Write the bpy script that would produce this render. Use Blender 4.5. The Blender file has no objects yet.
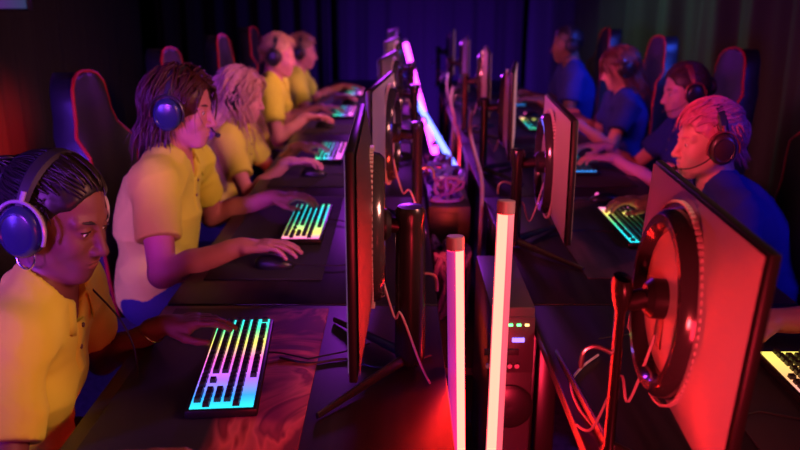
import bpy, bmesh, math, random
import numpy as np
from mathutils import Vector, Matrix, Euler

SC = bpy.context.scene
COL = SC.collection
PI = math.pi
def R(d): return math.radians(d)

# ------------------------------------------------------------------ camera
CAMH = 1.54
cam_d = bpy.data.cameras.new('camera')
cam_d.sensor_width = 36.0
cam_d.lens = 36.0
cam_d.clip_start = 0.02
cam_d.dof.use_dof = True
cam_d.dof.focus_distance = 1.75
cam_d.dof.aperture_fstop = 2.8
cam = bpy.data.objects.new('camera', cam_d)
cam.location = (0, 0, CAMH)
cam.rotation_euler = (R(90 - 16.37), 0, 0)
COL.objects.link(cam)
SC.camera = cam

# ------------------------------------------------------------------ world, lights, exposure
SC.view_settings.view_transform = 'Standard'
SC.view_settings.look = 'None'
SC.view_settings.gamma = 1.0
SC.view_settings.use_curve_mapping = False
SC.view_settings.exposure = -0.1
SC.cycles.use_denoising = True
SC.cycles.max_bounces = 6
SC.cycles.sample_clamp_indirect = 3.0

w = bpy.data.worlds.new('world')
w.use_nodes = True
w.node_tree.nodes['Background'].inputs[0].default_value = (0.02, 0.012, 0.09, 1)
w.node_tree.nodes['Background'].inputs[1].default_value = 0.03
SC.world = w

def area(name, loc, target, col, power, sx, sy=None, spread=180):
    d = bpy.data.lights.new(name, 'AREA')
    d.shape = 'RECTANGLE'
    d.size = sx
    d.size_y = sy or sx
    d.color = col
    d.energy = power
    d.spread = R(spread)
    o = bpy.data.objects.new(name, d)
    COL.objects.link(o)
    o.location = loc
    o.rotation_euler = (Vector(target) - Vector(loc)).to_track_quat('-Z', 'Y').to_euler()
    return o
def spot(name, loc, target, col, power, angle, blend=0.6, size=0.08):
    d = bpy.data.lights.new(name, 'SPOT')
    d.color = col
    d.energy = power
    d.spot_size = R(angle)
    d.spot_blend = blend
    d.shadow_soft_size = size
    o = bpy.data.objects.new(name, d)
    COL.objects.link(o)
    o.location = loc
    o.rotation_euler = (Vector(target) - Vector(loc)).to_track_quat('-Z', 'Y').to_euler()
    return o

# warm-pink stage lamps high over the middle, one bank towards each team
area('stage_lamp_yellow_team', (1.5, 0.9, 2.0), (-0.75, 2.0, 1.05), (1.0, 0.31, 0.24), 8.5, 0.4, 0.4, 70)
area('stage_lamp_yellow_team_middle', (1.3, 2.6, 2.15), (-0.75, 3.75, 1.05), (1.0, 0.28, 0.30), 6, 0.3, 0.3, 60)
area('stage_lamp_yellow_team_rear', (1.3, 4.0, 2.2), (-0.75, 5.3, 1.05), (1.0, 0.30, 0.27), 8.5, 0.3, 0.3, 60)
area('stage_lamp_navy_team', (-0.9, 1.4, 2.0), (1.15, 3.0, 1.1), (1.0, 0.08, 0.16), 6.5, 0.3, 0.3, 50)
area('stage_lamp_navy_team_rear', (-0.7, 3.6, 2.1), (1.2, 5.2, 1.1), (1.0, 0.12, 0.26), 7, 0.3, 0.3, 55)
# blue and violet lamps behind the teams
area('blue_flood_left', (-2.3, 0.0, 1.4), (-1.0, 2.2, 0.90), (0.14, 0.03, 1.0), 15, 0.4, 0.6, 56)
area('blue_flood_right', (2.7, 1.4, 2.0), (1.2, 3.0, 0.9), (0.07, 0.04, 1.0), 8, 0.5, 0.5, 80)
area('blue_flood_right_rear', (2.6, 4.2, 2.2), (1.15, 5.5, 1.0), (0.03, 0.09, 1.0), 11, 0.4, 0.4, 70)
area('violet_flood_rear', (-0.1, 7.4, 1.95), (0.1, 3.4, 0.8), (0.50, 0.04, 1.0), 4, 0.4, 0.4, 80)
area('violet_flood_front', (-1.3, -0.5, 1.5), (-0.85, 2.0, 1.08), (0.45, 0.05, 1.0), 3.5, 0.3, 0.3, 34)
# unseen red fill added to brighten the gangway and the monitor backs
area('red_fill_gangway', (0.2, 0.45, 0.95), (0.25, 2.4, 0.85), (1.0, 0.02, 0.05), 4, 0.2, 0.3, 140)
area('red_fill_monitor', (-0.1, 0.35, 1.05), (0.5, 1.3, 1.1), (1.0, 0.05, 0.06), 1.5, 0.15, 0.15, 60)
spot('red_fill_gangway_floor', (0.20, 0.65, 0.35), (0.24, 2.4, 0.50), (1.0, 0.02, 0.06), 55, 46)
spot('red_fill_left_monitors', (0.27, 2.35, 0.60), (-0.05, 3.2, 1.10), (1.0, 0.05, 0.03), 34, 70)
spot('red_fill_far_left_monitors', (0.27, 3.75, 0.70), (-0.05, 4.8, 1.10), (1.0, 0.03, 0.05), 34, 70)
spot('red_fill_right_monitors', (0.14, 1.85, 0.60), (0.52, 2.6, 1.05), (1.0, 0.05, 0.02), 14, 60)
spot('red_lamp_on_curtain', (-1.9, 4.4, 0.3), (-2.85, 5.45, 0.52), (1.0, 0.02, 0.02), 650, 34, 1.0)
spot('blue_lamp_on_curtain', (0.3, 7.6, 0.15), (0.35, 8.9, 0.6), (0.16, 0.015, 1.0), 330, 130, 1.0)
area('pale_fill_on_curtain', (1.3, 6.9, 2.0), (2.6, 6.9, 0.75), (0.40, 0.85, 0.70), 3.5, 0.4, 0.8, 110)  # unseen pale light added to bring out the curtain folds

# ------------------------------------------------------------------ materials
MATS = {}
def mat(name, col, rough=0.5, metal=0.0, noise=0.0, nscale=60.0, bump=0.0, bscale=300.0, spec=0.5, emit=None, est=0.0, sheen=0.0, coat=0.0):
    if name in MATS: return MATS[name]
    m = bpy.data.materials.new(name)
    m.use_nodes = True
    nt = m.node_tree
    b = nt.nodes['Principled BSDF']
    b.inputs['Base Color'].default_value = (*col, 1)
    b.inputs['Roughness'].default_value = rough
    b.inputs['Metallic'].default_value = metal
    b.inputs['Specular IOR Level'].default_value = spec
    b.inputs['Sheen Weight'].default_value = sheen
    b.inputs['Coat Weight'].default_value = coat
    if noise or bump:
        tc = nt.nodes.new('ShaderNodeTexCoord')
    if noise:
        n = nt.nodes.new('ShaderNodeTexNoise')
        n.inputs['Scale'].default_value = nscale
        n.inputs['Detail'].default_value = 4
        r = nt.nodes.new('ShaderNodeMix')
        r.data_type = 'RGBA'
        r.inputs[6].default_value = (*[c * (1 - noise) for c in col], 1)
        r.inputs[7].default_value = (*[min(1, c * (1 + noise)) for c in col], 1)
        nt.links.new(tc.outputs['Object'], n.inputs['Vector'])
        nt.links.new(n.outputs['Fac'], r.inputs[0])
        nt.links.new(r.outputs[2], b.inputs['Base Color'])
    if bump:
        n2 = nt.nodes.new('ShaderNodeTexNoise')
        n2.inputs['Scale'].default_value = bscale
        bp = nt.nodes.new('ShaderNodeBump')
        bp.inputs['Strength'].default_value = bump
        bp.inputs['Distance'].default_value = 0.002
        nt.links.new(tc.outputs['Object'], n2.inputs['Vector'])
        nt.links.new(n2.outputs['Fac'], bp.inputs['Height'])
        nt.links.new(bp.outputs[0], b.inputs['Normal'])
    if emit:
        b.inputs['Emission Color'].default_value = (*emit, 1)
        b.inputs['Emission Strength'].default_value = est
    MATS[name] = m
    return m

def ramp_emit(name, stops, axis=1, lo=-0.22, hi=0.22, strength=2.0, base=(0.02, 0.02, 0.02)):
    """light whose colour runs along one axis of the thing (backlit keyboard)"""
    m = bpy.data.materials.new(name)
    m.use_nodes = True
    nt = m.node_tree
    b = nt.nodes['Principled BSDF']
    b.inputs['Base Color'].default_value = (*base, 1)
    tc = nt.nodes.new('ShaderNodeTexCoord')
    sp = nt.nodes.new('ShaderNodeSeparateXYZ')
    mr = nt.nodes.new('ShaderNodeMapRange')
    mr.inputs[1].default_value = lo
    mr.inputs[2].default_value = hi
    cr = nt.nodes.new('ShaderNodeValToRGB')
    el = cr.color_ramp.elements
    while len(el) < len(stops): el.new(0.5)
    for e, (p, c) in zip(el, stops):
        e.position = p
        e.color = (*c, 1)
    nt.links.new(tc.outputs['Object'], sp.inputs[0])
    nt.links.new(sp.outputs[axis], mr.inputs[0])
    nt.links.new(mr.outputs[0], cr.inputs[0])
    nt.links.new(cr.outputs[0], b.inputs['Emission Color'])
    b.inputs['Emission Strength'].default_value = strength
    MATS[name] = m
    return m

BLK = mat('black_plastic', (0.012, 0.012, 0.014), 0.35)
BLKM = mat('black_matte', (0.015, 0.015, 0.017), 0.6, bump=0.2)
SHELLD = mat('dark_monitor_shell', (0.02, 0.02, 0.025), 0.5)
SHELL = mat('grey_monitor_shell', (0.34, 0.34, 0.35), 0.38, bump=0.08, bscale=900)
GLOSS = mat('glossy_dark_ring', (0.03, 0.03, 0.035), 0.18, coat=0.5)
METAL = mat('brushed_aluminium', (0.55, 0.55, 0.57), 0.3, 0.9)
DMETAL = mat('dark_metal', (0.08, 0.08, 0.09), 0.3, 0.8)
RUB = mat('black_rubber', (0.01, 0.01, 0.01), 0.8)
LEATHER = mat('black_leather', (0.010, 0.010, 0.013), 0.42, bump=0.35, bscale=420)
REDPIPE = mat('red_piping', (0.32, 0.012, 0.012), 0.45)
REDLEATHER = mat('red_leather', (0.22, 0.012, 0.015), 0.45, bump=0.3, bscale=420)
WHITE = mat('white_plastic', (0.75, 0.75, 0.75), 0.35)
CUSH = mat('ear_cushion', (0.014, 0.013, 0.015), 0.6, bump=0.3, bscale=500)
BLUECUP = mat('dark_blue_cup', (0.02, 0.03, 0.08), 0.25)
CABLE = mat('cable_rubber', (0.02, 0.02, 0.02), 0.45)
PURPCABLE = mat('pale_cable', (0.5, 0.45, 0.5), 0.4)
DENIM = mat('dark_jeans', (0.02, 0.025, 0.06), 0.8, noise=0.3, nscale=200)
SHOE = mat('shoe_black', (0.02, 0.02, 0.02), 0.5)
SOLE = mat('shoe_sole', (0.5, 0.5, 0.5), 0.6)
GOLD = mat('gold_metal', (0.8, 0.6, 0.3), 0.25, 1.0)
EYEW = mat('eye_white', (0.75, 0.72, 0.7), 0.2)
IRIS = mat('brown_iris', (0.06, 0.03, 0.015), 0.15)
KEYM = mat('keycap_black', (0.02, 0.02, 0.024), 0.45)

# ------------------------------------------------------------------ mesh builder
class MB:
    def __init__(s):
        s.v = []; s.f = []; s.m = []; s.n = 0
    def raw(s, verts, faces, mi=0):
        verts = np.asarray(verts, float)
        s.v.append(verts)
        s.f += [tuple(int(i) + s.n for i in f) for f in faces]
        s.m += [mi] * len(faces)
        s.n += len(verts)
        return s
    def _bm(s, bm, mi=0, M=None):
        if M is not None: bm.transform(M)
        bm.verts.index_update()
        s.raw([v.co[:] for v in bm.verts], [[v.index for v in f.verts] for f in bm.faces], mi)
        bm.free()
        return s
    def box(s, c, size, bev=0.0, rot=(0, 0, 0), mi=0, seg=2, M=None):
        bm = bmesh.new()
        bmesh.ops.create_cube(bm, size=1)
        bm.transform(Matrix.Diagonal((*size, 1)))
        if bev:
            bmesh.ops.bevel(bm, geom=bm.edges[:], offset=min(bev, min(size) * 0.49), segments=seg, profile=0.5, affect='EDGES')
        T = Matrix.Translation(c) @ Euler(rot).to_matrix().to_4x4()
        if M is not None: T = M @ T
        return s._bm(bm, mi, T)
    def cyl(s, a, b, ra, rb=None, n=24, mi=0, bev=0.0):
        rb = ra if rb is None else rb
        a = Vector(a); b = Vector(b)
        L = (b - a).length
        pr = [(0, 0), (ra - bev, 0), (ra, bev), (rb, L - bev), (rb - bev, L), (0, L)] if bev else [(0, 0), (ra, 0), (rb, L), (0, L)]
        return s.lathe(pr, a, (b - a), n, mi)
    def lathe(s, prof, origin, axis, n=32, mi=0, M=None, sx=1.0):
        q = Vector(axis).to_track_quat('Z', 'Y').to_matrix()
        vs = []; fs = []
        for r, z in prof:
            for k in range(n):
                t = 2 * PI * k / n
                p = q @ Vector((r * math.cos(t) * sx, r * math.sin(t), z)) + Vector(origin)
                vs.append((M @ p) if M is not None else p)
        for i in range(len(prof) - 1):
            for k in range(n):
                k2 = (k + 1) % n
                fs.append((i * n + k, i * n + k2, (i + 1) * n + k2, (i + 1) * n + k))
        return s.raw([tuple(v) for v in vs], fs, mi)
    def tube(s, path, r, n=8, mi=0, closed=False, cap=True, flat=None):
        P = np.asarray([tuple(p) for p in path], float)
        m = len(P)
        rr = np.full(m, r) if np.isscalar(r) else np.asarray(r, float)
        T = np.gradient(P, axis=0)
        if closed: T = np.roll(P, -1, 0) - np.roll(P, 1, 0)
        T /= np.linalg.norm(T, axis=1)[:, None] + 1e-12
        u = np.array([0, 0, 1.0]) if abs(T[0][2]) < 0.9 else np.array([1.0, 0, 0])
        vs = []
        for i in range(m):
            u = u - T[i] * np.dot(u, T[i]); u /= np.linalg.norm(u) + 1e-12
            v = np.cross(T[i], u)
            for k in range(n):
                t = 2 * PI * k / n
                vs.append(P[i] + rr[i] * (math.cos(t) * u + math.sin(t) * v * (flat or 1)))
        fs = []
        for i in range(m if closed else m - 1):
            j = (i + 1) % m
            for k in range(n):
                k2 = (k + 1) % n
                fs.append((i * n + k, i * n + k2, j * n + k2, j * n + k))
        if cap and not closed:
            fs.append(tuple(range(n - 1, -1, -1)))
            fs.append(tuple((m - 1) * n + k for k in range(n)))
        return s.raw(vs, fs, mi)
    def ell(s, c, r, M=None, n=20, mi=0):
        bm = bmesh.new()
        bmesh.ops.create_uvsphere(bm, u_segments=n, v_segments=n // 2 + 2, radius=1)
        T = Matrix.Translation(c) @ Matrix.Diagonal((*r, 1))
        if M is not None: T = M @ T
        return s._bm(bm, mi, T)
    def torus(s, c, axis, Rr, r, n=48, k=10, mi=0, sx=1.0):
        q = Vector(axis).to_track_quat('Z', 'Y').to_matrix()
        pts = [Vector(c) + q @ Vector((Rr * sx * math.cos(2 * PI * i / n), Rr * math.sin(2 * PI * i / n), 0)) for i in range(n)]
        return s.tube(pts, r, k, mi, closed=True)
    def prism(s, poly, d0, d1, M, mi=0):
        """poly: (a,b) in the frame's x,y; extruded along its z"""
        n = len(poly)
        vs = [tuple(M @ Vector((a, b, d0))) for a, b in poly] + [tuple(M @ Vector((a, b, d1))) for a, b in poly]
        fs = [tuple(range(n - 1, -1, -1)), tuple(range(n, 2 * n))] + [(i, (i + 1) % n, n + (i + 1) % n, n + i) for i in range(n)]
        return s.raw(vs, fs, mi)
    def build(s, name, mats, parent=None, smooth=True, world=False, auto=35):
        me = bpy.data.meshes.new(name)
        V = np.concatenate(s.v) if s.v else np.zeros((0, 3))
        me.from_pydata([tuple(x) for x in V], [], s.f)
        for m_ in (mats if isinstance(mats, (list, tuple)) else [mats]): me.materials.append(m_)
        me.polygons.foreach_set('material_index', s.m)
        me.update()
        if smooth:
            me.polygons.foreach_set('use_smooth', [True] * len(s.f))
            try: me.set_sharp_from_angle(angle=R(auto))
            except Exception: pass
        o = bpy.data.objects.new(name, me)
        COL.objects.link(o)
        if parent is not None:
            o.parent = parent
            if world: o.matrix_parent_inverse = parent.matrix_basis.inverted()
        return o

def smooth_path(pts, n=6):
    P = [Vector(tuple(p)) for p in pts]
    cu = []
    for i in range(len(P) - 1):
        p0 = P[max(i - 1, 0)]; p1 = P[i]; p2 = P[i + 1]; p3 = P[min(i + 2, len(P) - 1)]
        for k in range(n):
            t_ = k / n
            cu.append(0.5 * ((2 * p1) + (-p0 + p2) * t_ + (2 * p0 - 5 * p1 + 4 * p2 - p3) * t_ ** 2 + (-p0 + 3 * p1 - 3 * p2 + p3) * t_ ** 3))
    cu.append(P[-1])
    return cu
def tag(o, label=None, cat=None, group=None, kind=None):
    if label: o['label'] = label
    if cat: o['category'] = cat
    if group: o['group'] = group
    if kind: o['kind'] = kind
    return o
def thing(name, label, cat, loc=(0, 0, 0), rz=0.0, group=None):
    o = bpy.data.objects.new(name, None)
    o.empty_display_size = 0.1
    COL.objects.link(o)
    o.location = loc
    o.rotation_euler = (0, 0, rz)
    return tag(o, label, cat, group)
KIDS = {}
def copy_tree(o, parent=None):
    c = o.copy()
    COL.objects.link(c)
    if parent is not None:
        c.parent = parent
        c.matrix_parent_inverse = o.matrix_parent_inverse.copy()
    for ch in [x for x in bpy.data.objects if x.parent == o]:
        copy_tree(ch, c)
    return c

# ------------------------------------------------------------------ organic surfaces: distance fields
def unit(v):
    v = np.asarray(v, float)
    return v / (np.linalg.norm(v) + 1e-12)
class Frame:
    def __init__(s, o, f, u, sc=1.0):
        s.o = np.asarray(o, float)
        f = unit(f)
        l = unit(np.cross(u, f))
        u = np.cross(f, l)
        s.R = np.stack([f, l, u], 1)
        s.s = sc
    def pt(s, p): return s.o + s.R @ (np.asarray(p, float) * s.s)
    def vec(s, p): return s.R @ np.asarray(p, float)
    def mat(s):
        M = Matrix.Identity(4)
        for i in range(3):
            for j in range(3): M[i][j] = s.R[i, j] * s.s
            M[i][3] = s.o[i]
        return M
def cone(a, b, ra, rb, nrm=None, fac=1.0):
    a = np.asarray(a, float); b = np.asarray(b, float)
    if nrm is not None: nrm = unit(nrm)
    rm = max(ra, rb)
    lo = np.minimum(a, b) - rm; hi = np.maximum(a, b) + rm
    if nrm is not None and fac < 1: lo -= rm * (1 / fac - 1); hi += rm * (1 / fac - 1)
    def fn(P):
        Q = P - a
        d = b - a
        if nrm is not None:
            Q = Q + (fac - 1) * (Q @ nrm)[..., None] * nrm
            d = d + (fac - 1) * (d @ nrm) * nrm
        t = np.clip((Q @ d) / (d @ d + 1e-12), 0, 1)
        return np.linalg.norm(Q - t[..., None] * d, axis=-1) - (ra + (rb - ra) * t)
    return fn, lo, hi
def ellp(c, r, Rm=None):
    c = np.asarray(c, float); r = np.asarray(r, float)
    Rm = np.eye(3) if Rm is None else Rm
    rm = r.max()
    def fn(P):
        q = (P - c) @ Rm
        k0 = np.linalg.norm(q / r, axis=-1)
        k1 = np.linalg.norm(q / r ** 2, axis=-1) + 1e-9
        return k0 * (k0 - 1) / k1
    return fn, c - rm, c + rm
def rbox(c, h, rr, Rm):
    c = np.asarray(c, float); h = np.asarray(h, float)
    e = np.linalg.norm(h) + rr
    def fn(P):
        q = np.abs((P - c) @ Rm) - h + rr
        return np.linalg.norm(np.maximum(q, 0), axis=-1) + np.minimum(q.max(-1), 0) - rr
    return fn, c - e, c + e
def fcone(F, a, b, ra, rb, nrm=None, fac=1.0):
    return cone(F.pt(a), F.pt(b), ra * F.s, rb * F.s, None if nrm is None else F.vec(nrm), fac)
def fell(F, c, r): return ellp(F.pt(c), np.asarray(r) * F.s, F.R)
def axis_pts(lo, hi, coarse, fine, zones):
    pts = [lo]
    while pts[-1] < hi:
        x = pts[-1]
        d = min([max(a - x, x - b, 0) for a, b in zones] or [9])
        pts.append(x + min(coarse, fine + 0.25 * d))
    return np.array(pts)
class Field:
    def __init__(s, prims, coarse, fine, zones=()):
        lo = np.min([p[0][1] for p in prims if p[2] != 's'], 0) - 0.03
        hi = np.max([p[0][2] for p in prims if p[2] != 's'], 0) + 0.03
        s.ax = [axis_pts(lo[i], hi[i], coarse, fine, [(z[0][i], z[1][i]) for z in zones]) for i in range(3)]
        s.D = np.full([len(a) for a in s.ax], 0.6, np.float32)
        for p, k, mode in prims: s.add(p, k, mode)
    def add(s, prim, k, mode='u'):
        fn, lo, hi = prim
        mg = k + 0.012
        sl = []
        for i in range(3):
            a = max(0, np.searchsorted(s.ax[i], lo[i] - mg) - 1)
            b = min(len(s.ax[i]), np.searchsorted(s.ax[i], hi[i] + mg) + 1)
            if b <= a: return
            sl.append(slice(a, b))
        X, Y, Z = np.meshgrid(s.ax[0][sl[0]], s.ax[1][sl[1]], s.ax[2][sl[2]], indexing='ij')
        P = np.stack([X, Y, Z], -1)
        d = fn(P)
        D = s.D[tuple(sl)]
        if mode == 'u':
            h = np.maximum(k - np.abs(D - d), 0) / k
            s.D[tuple(sl)] = np.minimum(D, d) - h * h * k * 0.25
        elif mode == 's':
            d = -d
            h = np.maximum(k - np.abs(D - d), 0) / k
            s.D[tuple(sl)] = np.maximum(D, d) + h * h * k * 0.25
        elif mode == 'i':                       # keep only where fn is negative, inside the box
            h = np.maximum(k - np.abs(D - d), 0) / k
            s.D[tuple(sl)] = np.maximum(D, d) + h * h * k * 0.25
    def warp(s, fn):
        m = np.abs(s.D) < 0.05
        i = np.nonzero(m)
        P = np.stack([s.ax[0][i[0]], s.ax[1][i[1]], s.ax[2][i[2]]], -1)
        s.D[i] = fn(P, s.D[i])
    def mesh(s):
        D = s.D
        S = D < 0
        nx, ny, nz = D.shape
        cnt = np.zeros((nx - 1, ny - 1, nz - 1), np.int8)
        for a in (0, 1):
            for b in (0, 1):
                for c in (0, 1):
                    cnt += S[a:nx - 1 + a, b:ny - 1 + b, c:nz - 1 + c]
        I, J, K = np.nonzero((cnt > 0) & (cnt < 8))
        vid = np.full(cnt.shape, -1, np.int32)
        vid[I, J, K] = np.arange(len(I))
        acc = np.zeros((len(I), 3)); num = np.zeros(len(I))
        cs = [(a, b, c) for a in (0, 1) for b in (0, 1) for c in (0, 1)]
        val = {c: D[I + c[0], J + c[1], K + c[2]] for c in cs}
        pos = {c: np.stack([s.ax[0][I + c[0]], s.ax[1][J + c[1]], s.ax[2][K + c[2]]], -1) for c in cs}
        for c in cs:
            for ax in range(3):
                if c[ax] == 0:
                    e = tuple(1 if i == ax else c[i] for i in range(3))
                    va, vb = val[c], val[e]
                    x = (va < 0) != (vb < 0)
                    t = np.where(x, va / np.where(x, va - vb, 1), 0)
                    acc += np.where(x[:, None], pos[c] + t[:, None] * (pos[e] - pos[c]), 0)
                    num += x
        V = acc / num[:, None]
        quads = []
        for ax in range(3):
            sa = [slice(None)] * 3; sb = [slice(None)] * 3
            sa[ax] = slice(0, -1); sb[ax] = slice(1, None)
            A = S[tuple(sa)]; B = S[tuple(sb)]
            x = np.nonzero(A != B)
            o1, o2 = [i for i in range(3) if i != ax]
            ok = (x[o1] > 0) & (x[o2] > 0) & (x[o1] < D.shape[o1] - 1) & (x[o2] < D.shape[o2] - 1)
            x = [q[ok] for q in x]
            sg = A[tuple(x)]
            def cell(d1, d2):
                y = list(x)
                y[o1] = x[o1] + d1; y[o2] = x[o2] + d2
                return vid[tuple(y)]
            q = np.stack([cell(-1, -1), cell(0, -1), cell(0, 0), cell(-1, 0)], 1)
            flip = ~sg if ax != 1 else sg
            q[flip] = q[flip][:, ::-1]
            quads.append(q)
        return V, np.concatenate(quads)
def np_object(name, V, Q, mats, parent=None, mi=None):
    me = bpy.data.meshes.new(name)
    me.vertices.add(len(V)); me.vertices.foreach_set('co', V.astype(np.float32).ravel())
    me.loops.add(Q.size); me.loops.foreach_set('vertex_index', Q.astype(np.int32).ravel())
    me.polygons.add(len(Q))
    me.polygons.foreach_set('loop_start', np.arange(0, Q.size, 4, dtype=np.int32))
    me.polygons.foreach_set('loop_total', np.full(len(Q), 4, np.int32))
    for m_ in (mats if isinstance(mats, (list, tuple)) else [mats]): me.materials.append(m_)
    if mi is not None: me.polygons.foreach_set('material_index', mi.astype(np.int32))
    me.polygons.foreach_set('use_smooth', np.ones(len(Q), bool))
    me.update(calc_edges=True)
    me.validate()
    o = bpy.data.objects.new(name, me)
    COL.objects.link(o)
    if parent is not None:
        o.parent = parent
        o.matrix_parent_inverse = parent.matrix_basis.inverted()
    return o
def wob(P, f, seed=0):
    rs = np.random.RandomState(seed)
    out = 0
    for i in range(5):
        k = rs.normal(size=3); k = k / np.linalg.norm(k) * f * (0.7 + 0.6 * rs.rand())
        out = out + np.sin(P @ k + rs.rand() * 6.28 + 1.3 * np.sin(P @ np.roll(k, 1) * 0.6))
    return out / 5
# ------------------------------------------------------------------ people
def skin_mat(name, col):
    m = mat(name, col, 0.5, noise=0.07, nscale=25, bump=0.12, bscale=700, spec=0.35)
    b = m.node_tree.nodes['Principled BSDF']
    return m
def head_prims(F, fem=False, ear=True):
    w = 0.93 if fem else 1.0
    P = []
    def U(p, k): P.append((p, k * F.s, 'u'))
    def S(p, k): P.append((p, k * F.s, 's'))
    U(fell(F, (-0.014, 0, 0.034), (0.099, 0.077, 0.089)), 0.02)
    U(fell(F, (0.024, 0, -0.028), (0.064, 0.060 * w, 0.080)), 0.03)
    for s in (1, -1):
        U(fcone(F, (0.005, s * 0.050 * w, -0.052), (0.058, s * 0.014, -0.098), 0.022, 0.017), 0.024)   # jaw line
        U(fell(F, (0.054, s * 0.040 * w, -0.030), (0.030, 0.023, 0.026)), 0.026)                          # cheek bone
        U(fcone(F, (0.080, s * 0.014, 0.023), (0.068, s * 0.045, 0.022), 0.0095, 0.010), 0.014)          # brow
    U(fell(F, (0.070, 0, -0.098), (0.019, 0.019, 0.018)), 0.022)                                          # chin
    U(fell(F, (0.073, 0, -0.064), (0.023, 0.034, 0.026)), 0.022)                                           # muzzle
    for s in (1, -1):
        S(fell(F, (0.100, s * 0.032, 0.003), (0.020, 0.021, 0.014)), 0.014)                               # eye socket
        U(fell(F, (0.0735, s * 0.031, 0.003), (0.0150, 0.0155, 0.0135)), 0.006)                           # lids
        S(fell(F, (0.092, s * 0.032, 0.0015), (0.013, 0.0135, 0.0048)), 0.002)                            # lid slit
    U(fcone(F, (0.082, 0, 0.014), (0.107, 0, -0.032), 0.0085, 0.0105), 0.012)                             # nose
    U(fell(F, (0.107, 0, -0.035), (0.0115, 0.0105, 0.0095)), 0.008)
    for s in (1, -1):
        U(fell(F, (0.096, s * 0.0125, -0.038), (0.0115, 0.0075, 0.0085)), 0.006)
        S(fell(F, (0.102, s * 0.0075, -0.047), (0.005, 0.004, 0.005)), 0.003)
    U(fell(F, (0.0885, 0, -0.0605), (0.0095, 0.0235, 0.0058)), 0.005)                                     # lips
    U(fell(F, (0.0870, 0, -0.0715), (0.0100, 0.0205, 0.0066)), 0.005)
    S(fell(F, (0.100, 0, -0.0658), (0.010, 0.024, 0.0012)), 0.003)
    if ear:
        for s in (1, -1):
            U(fell(F, (-0.006, s * 0.077, -0.004), (0.019, 0.0075, 0.031)), 0.008)
            S(fell(F, (-0.003, s * 0.086, 0.0), (0.011, 0.006, 0.019)), 0.005)
    return P
FING = [((0.088, 0.030), 7, (0.040, 0.024, 0.020), 0.0088), ((0.093, 0.010), 2, (0.044, 0.028, 0.021), 0.0090),
        ((0.090, -0.010), -3, (0.041, 0.026, 0.020), 0.0086), ((0.082, -0.029), -9, (0.033, 0.020, 0.018), 0.0078)]
def hand_prims(F, thumb_side, curls, sc_r=1.0, spread=1.0):
    """F: origin wrist, x towards the fingers, z out of the back of the hand; thumb_side +1 = local +y"""
    P = []
    t = thumb_side
    def U(p, k): P.append((p, k * F.s, 'u'))
    U(fcone(F, (-0.03, 0, 0), (0.02, 0, 0.002), 0.027, 0.028, (0, 0, 1), 1.35), 0.02)
    U(rboxF(F, (0.052, 0, -0.001), (0.043, 0.037, 0.0135), 0.013), 0.016)
    U(fcone(F, (0.03, t * 0.024, -0.008), (0.062, t * 0.036, -0.010), 0.016, 0.012), 0.014)
    for q, ((bx_, by_), sp, seg, r) in enumerate(FING):
        a = R(sp * spread) * t
        p = np.array([bx_, by_ * t, 0.002])
        c = curls[q] if isinstance(curls[0], (tuple, list)) else curls
        ang = 0
        first = True
        for L, da, k in zip(seg, c, (1.0, 0.93, 0.85)):
            ang += R(da)
            d = np.array([math.cos(ang) * math.cos(a), math.cos(ang) * math.sin(a), -math.sin(ang)])
            q2 = p + d * L
            U(fcone(F, p if not first else p - d * 0.02, q2, r * k * sc_r, r * k * 0.93 * sc_r), 0.0035 if not first else 0.005)
            p = q2
            first = False
    # thumb leaves the side of the palm near its base
    p = np.array([0.024, t * 0.030, -0.010])
    for L, (dx, dy, dz), r in ((0.040, (0.72, 0.60, -0.30), 0.0125), (0.032, (0.90, 0.30, -0.28), 0.0105), (0.024, (0.97, 0.05, -0.2), 0.0092)):
        d = unit((dx, t * dy, dz))
        U(fcone(F, p, p + d * L, r * sc_r, r * 0.9 * sc_r), 0.005)
        p = p + d * L
    return P
def rboxF(F, c, h, rr): return rbox(F.pt(c), np.asarray(h) * F.s, rr * F.s, F.R)
def ik(S, W, a, b, pole):
    S = np.asarray(S, float); W = np.asarray(W, float)
    v = W - S
    L = np.linalg.norm(v)
    if L > (a + b) * 0.985:
        k = L / ((a + b) * 0.985); a *= k; b *= k
    x = (a * a - b * b + L * L) / (2 * L)
    h = math.sqrt(max(a * a - x * x, 0))
    d = v / L
    p = np.asarray(pole, float)
    p = unit(p - (p @ d) * d)
    return S + d * x + p * h
def half(fnv, origin, n):
    """keep the side of a plane where (P-origin).n < 0"""
    n = unit(n)
    def fn(P): return (P - origin) @ n
    return fn
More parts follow.
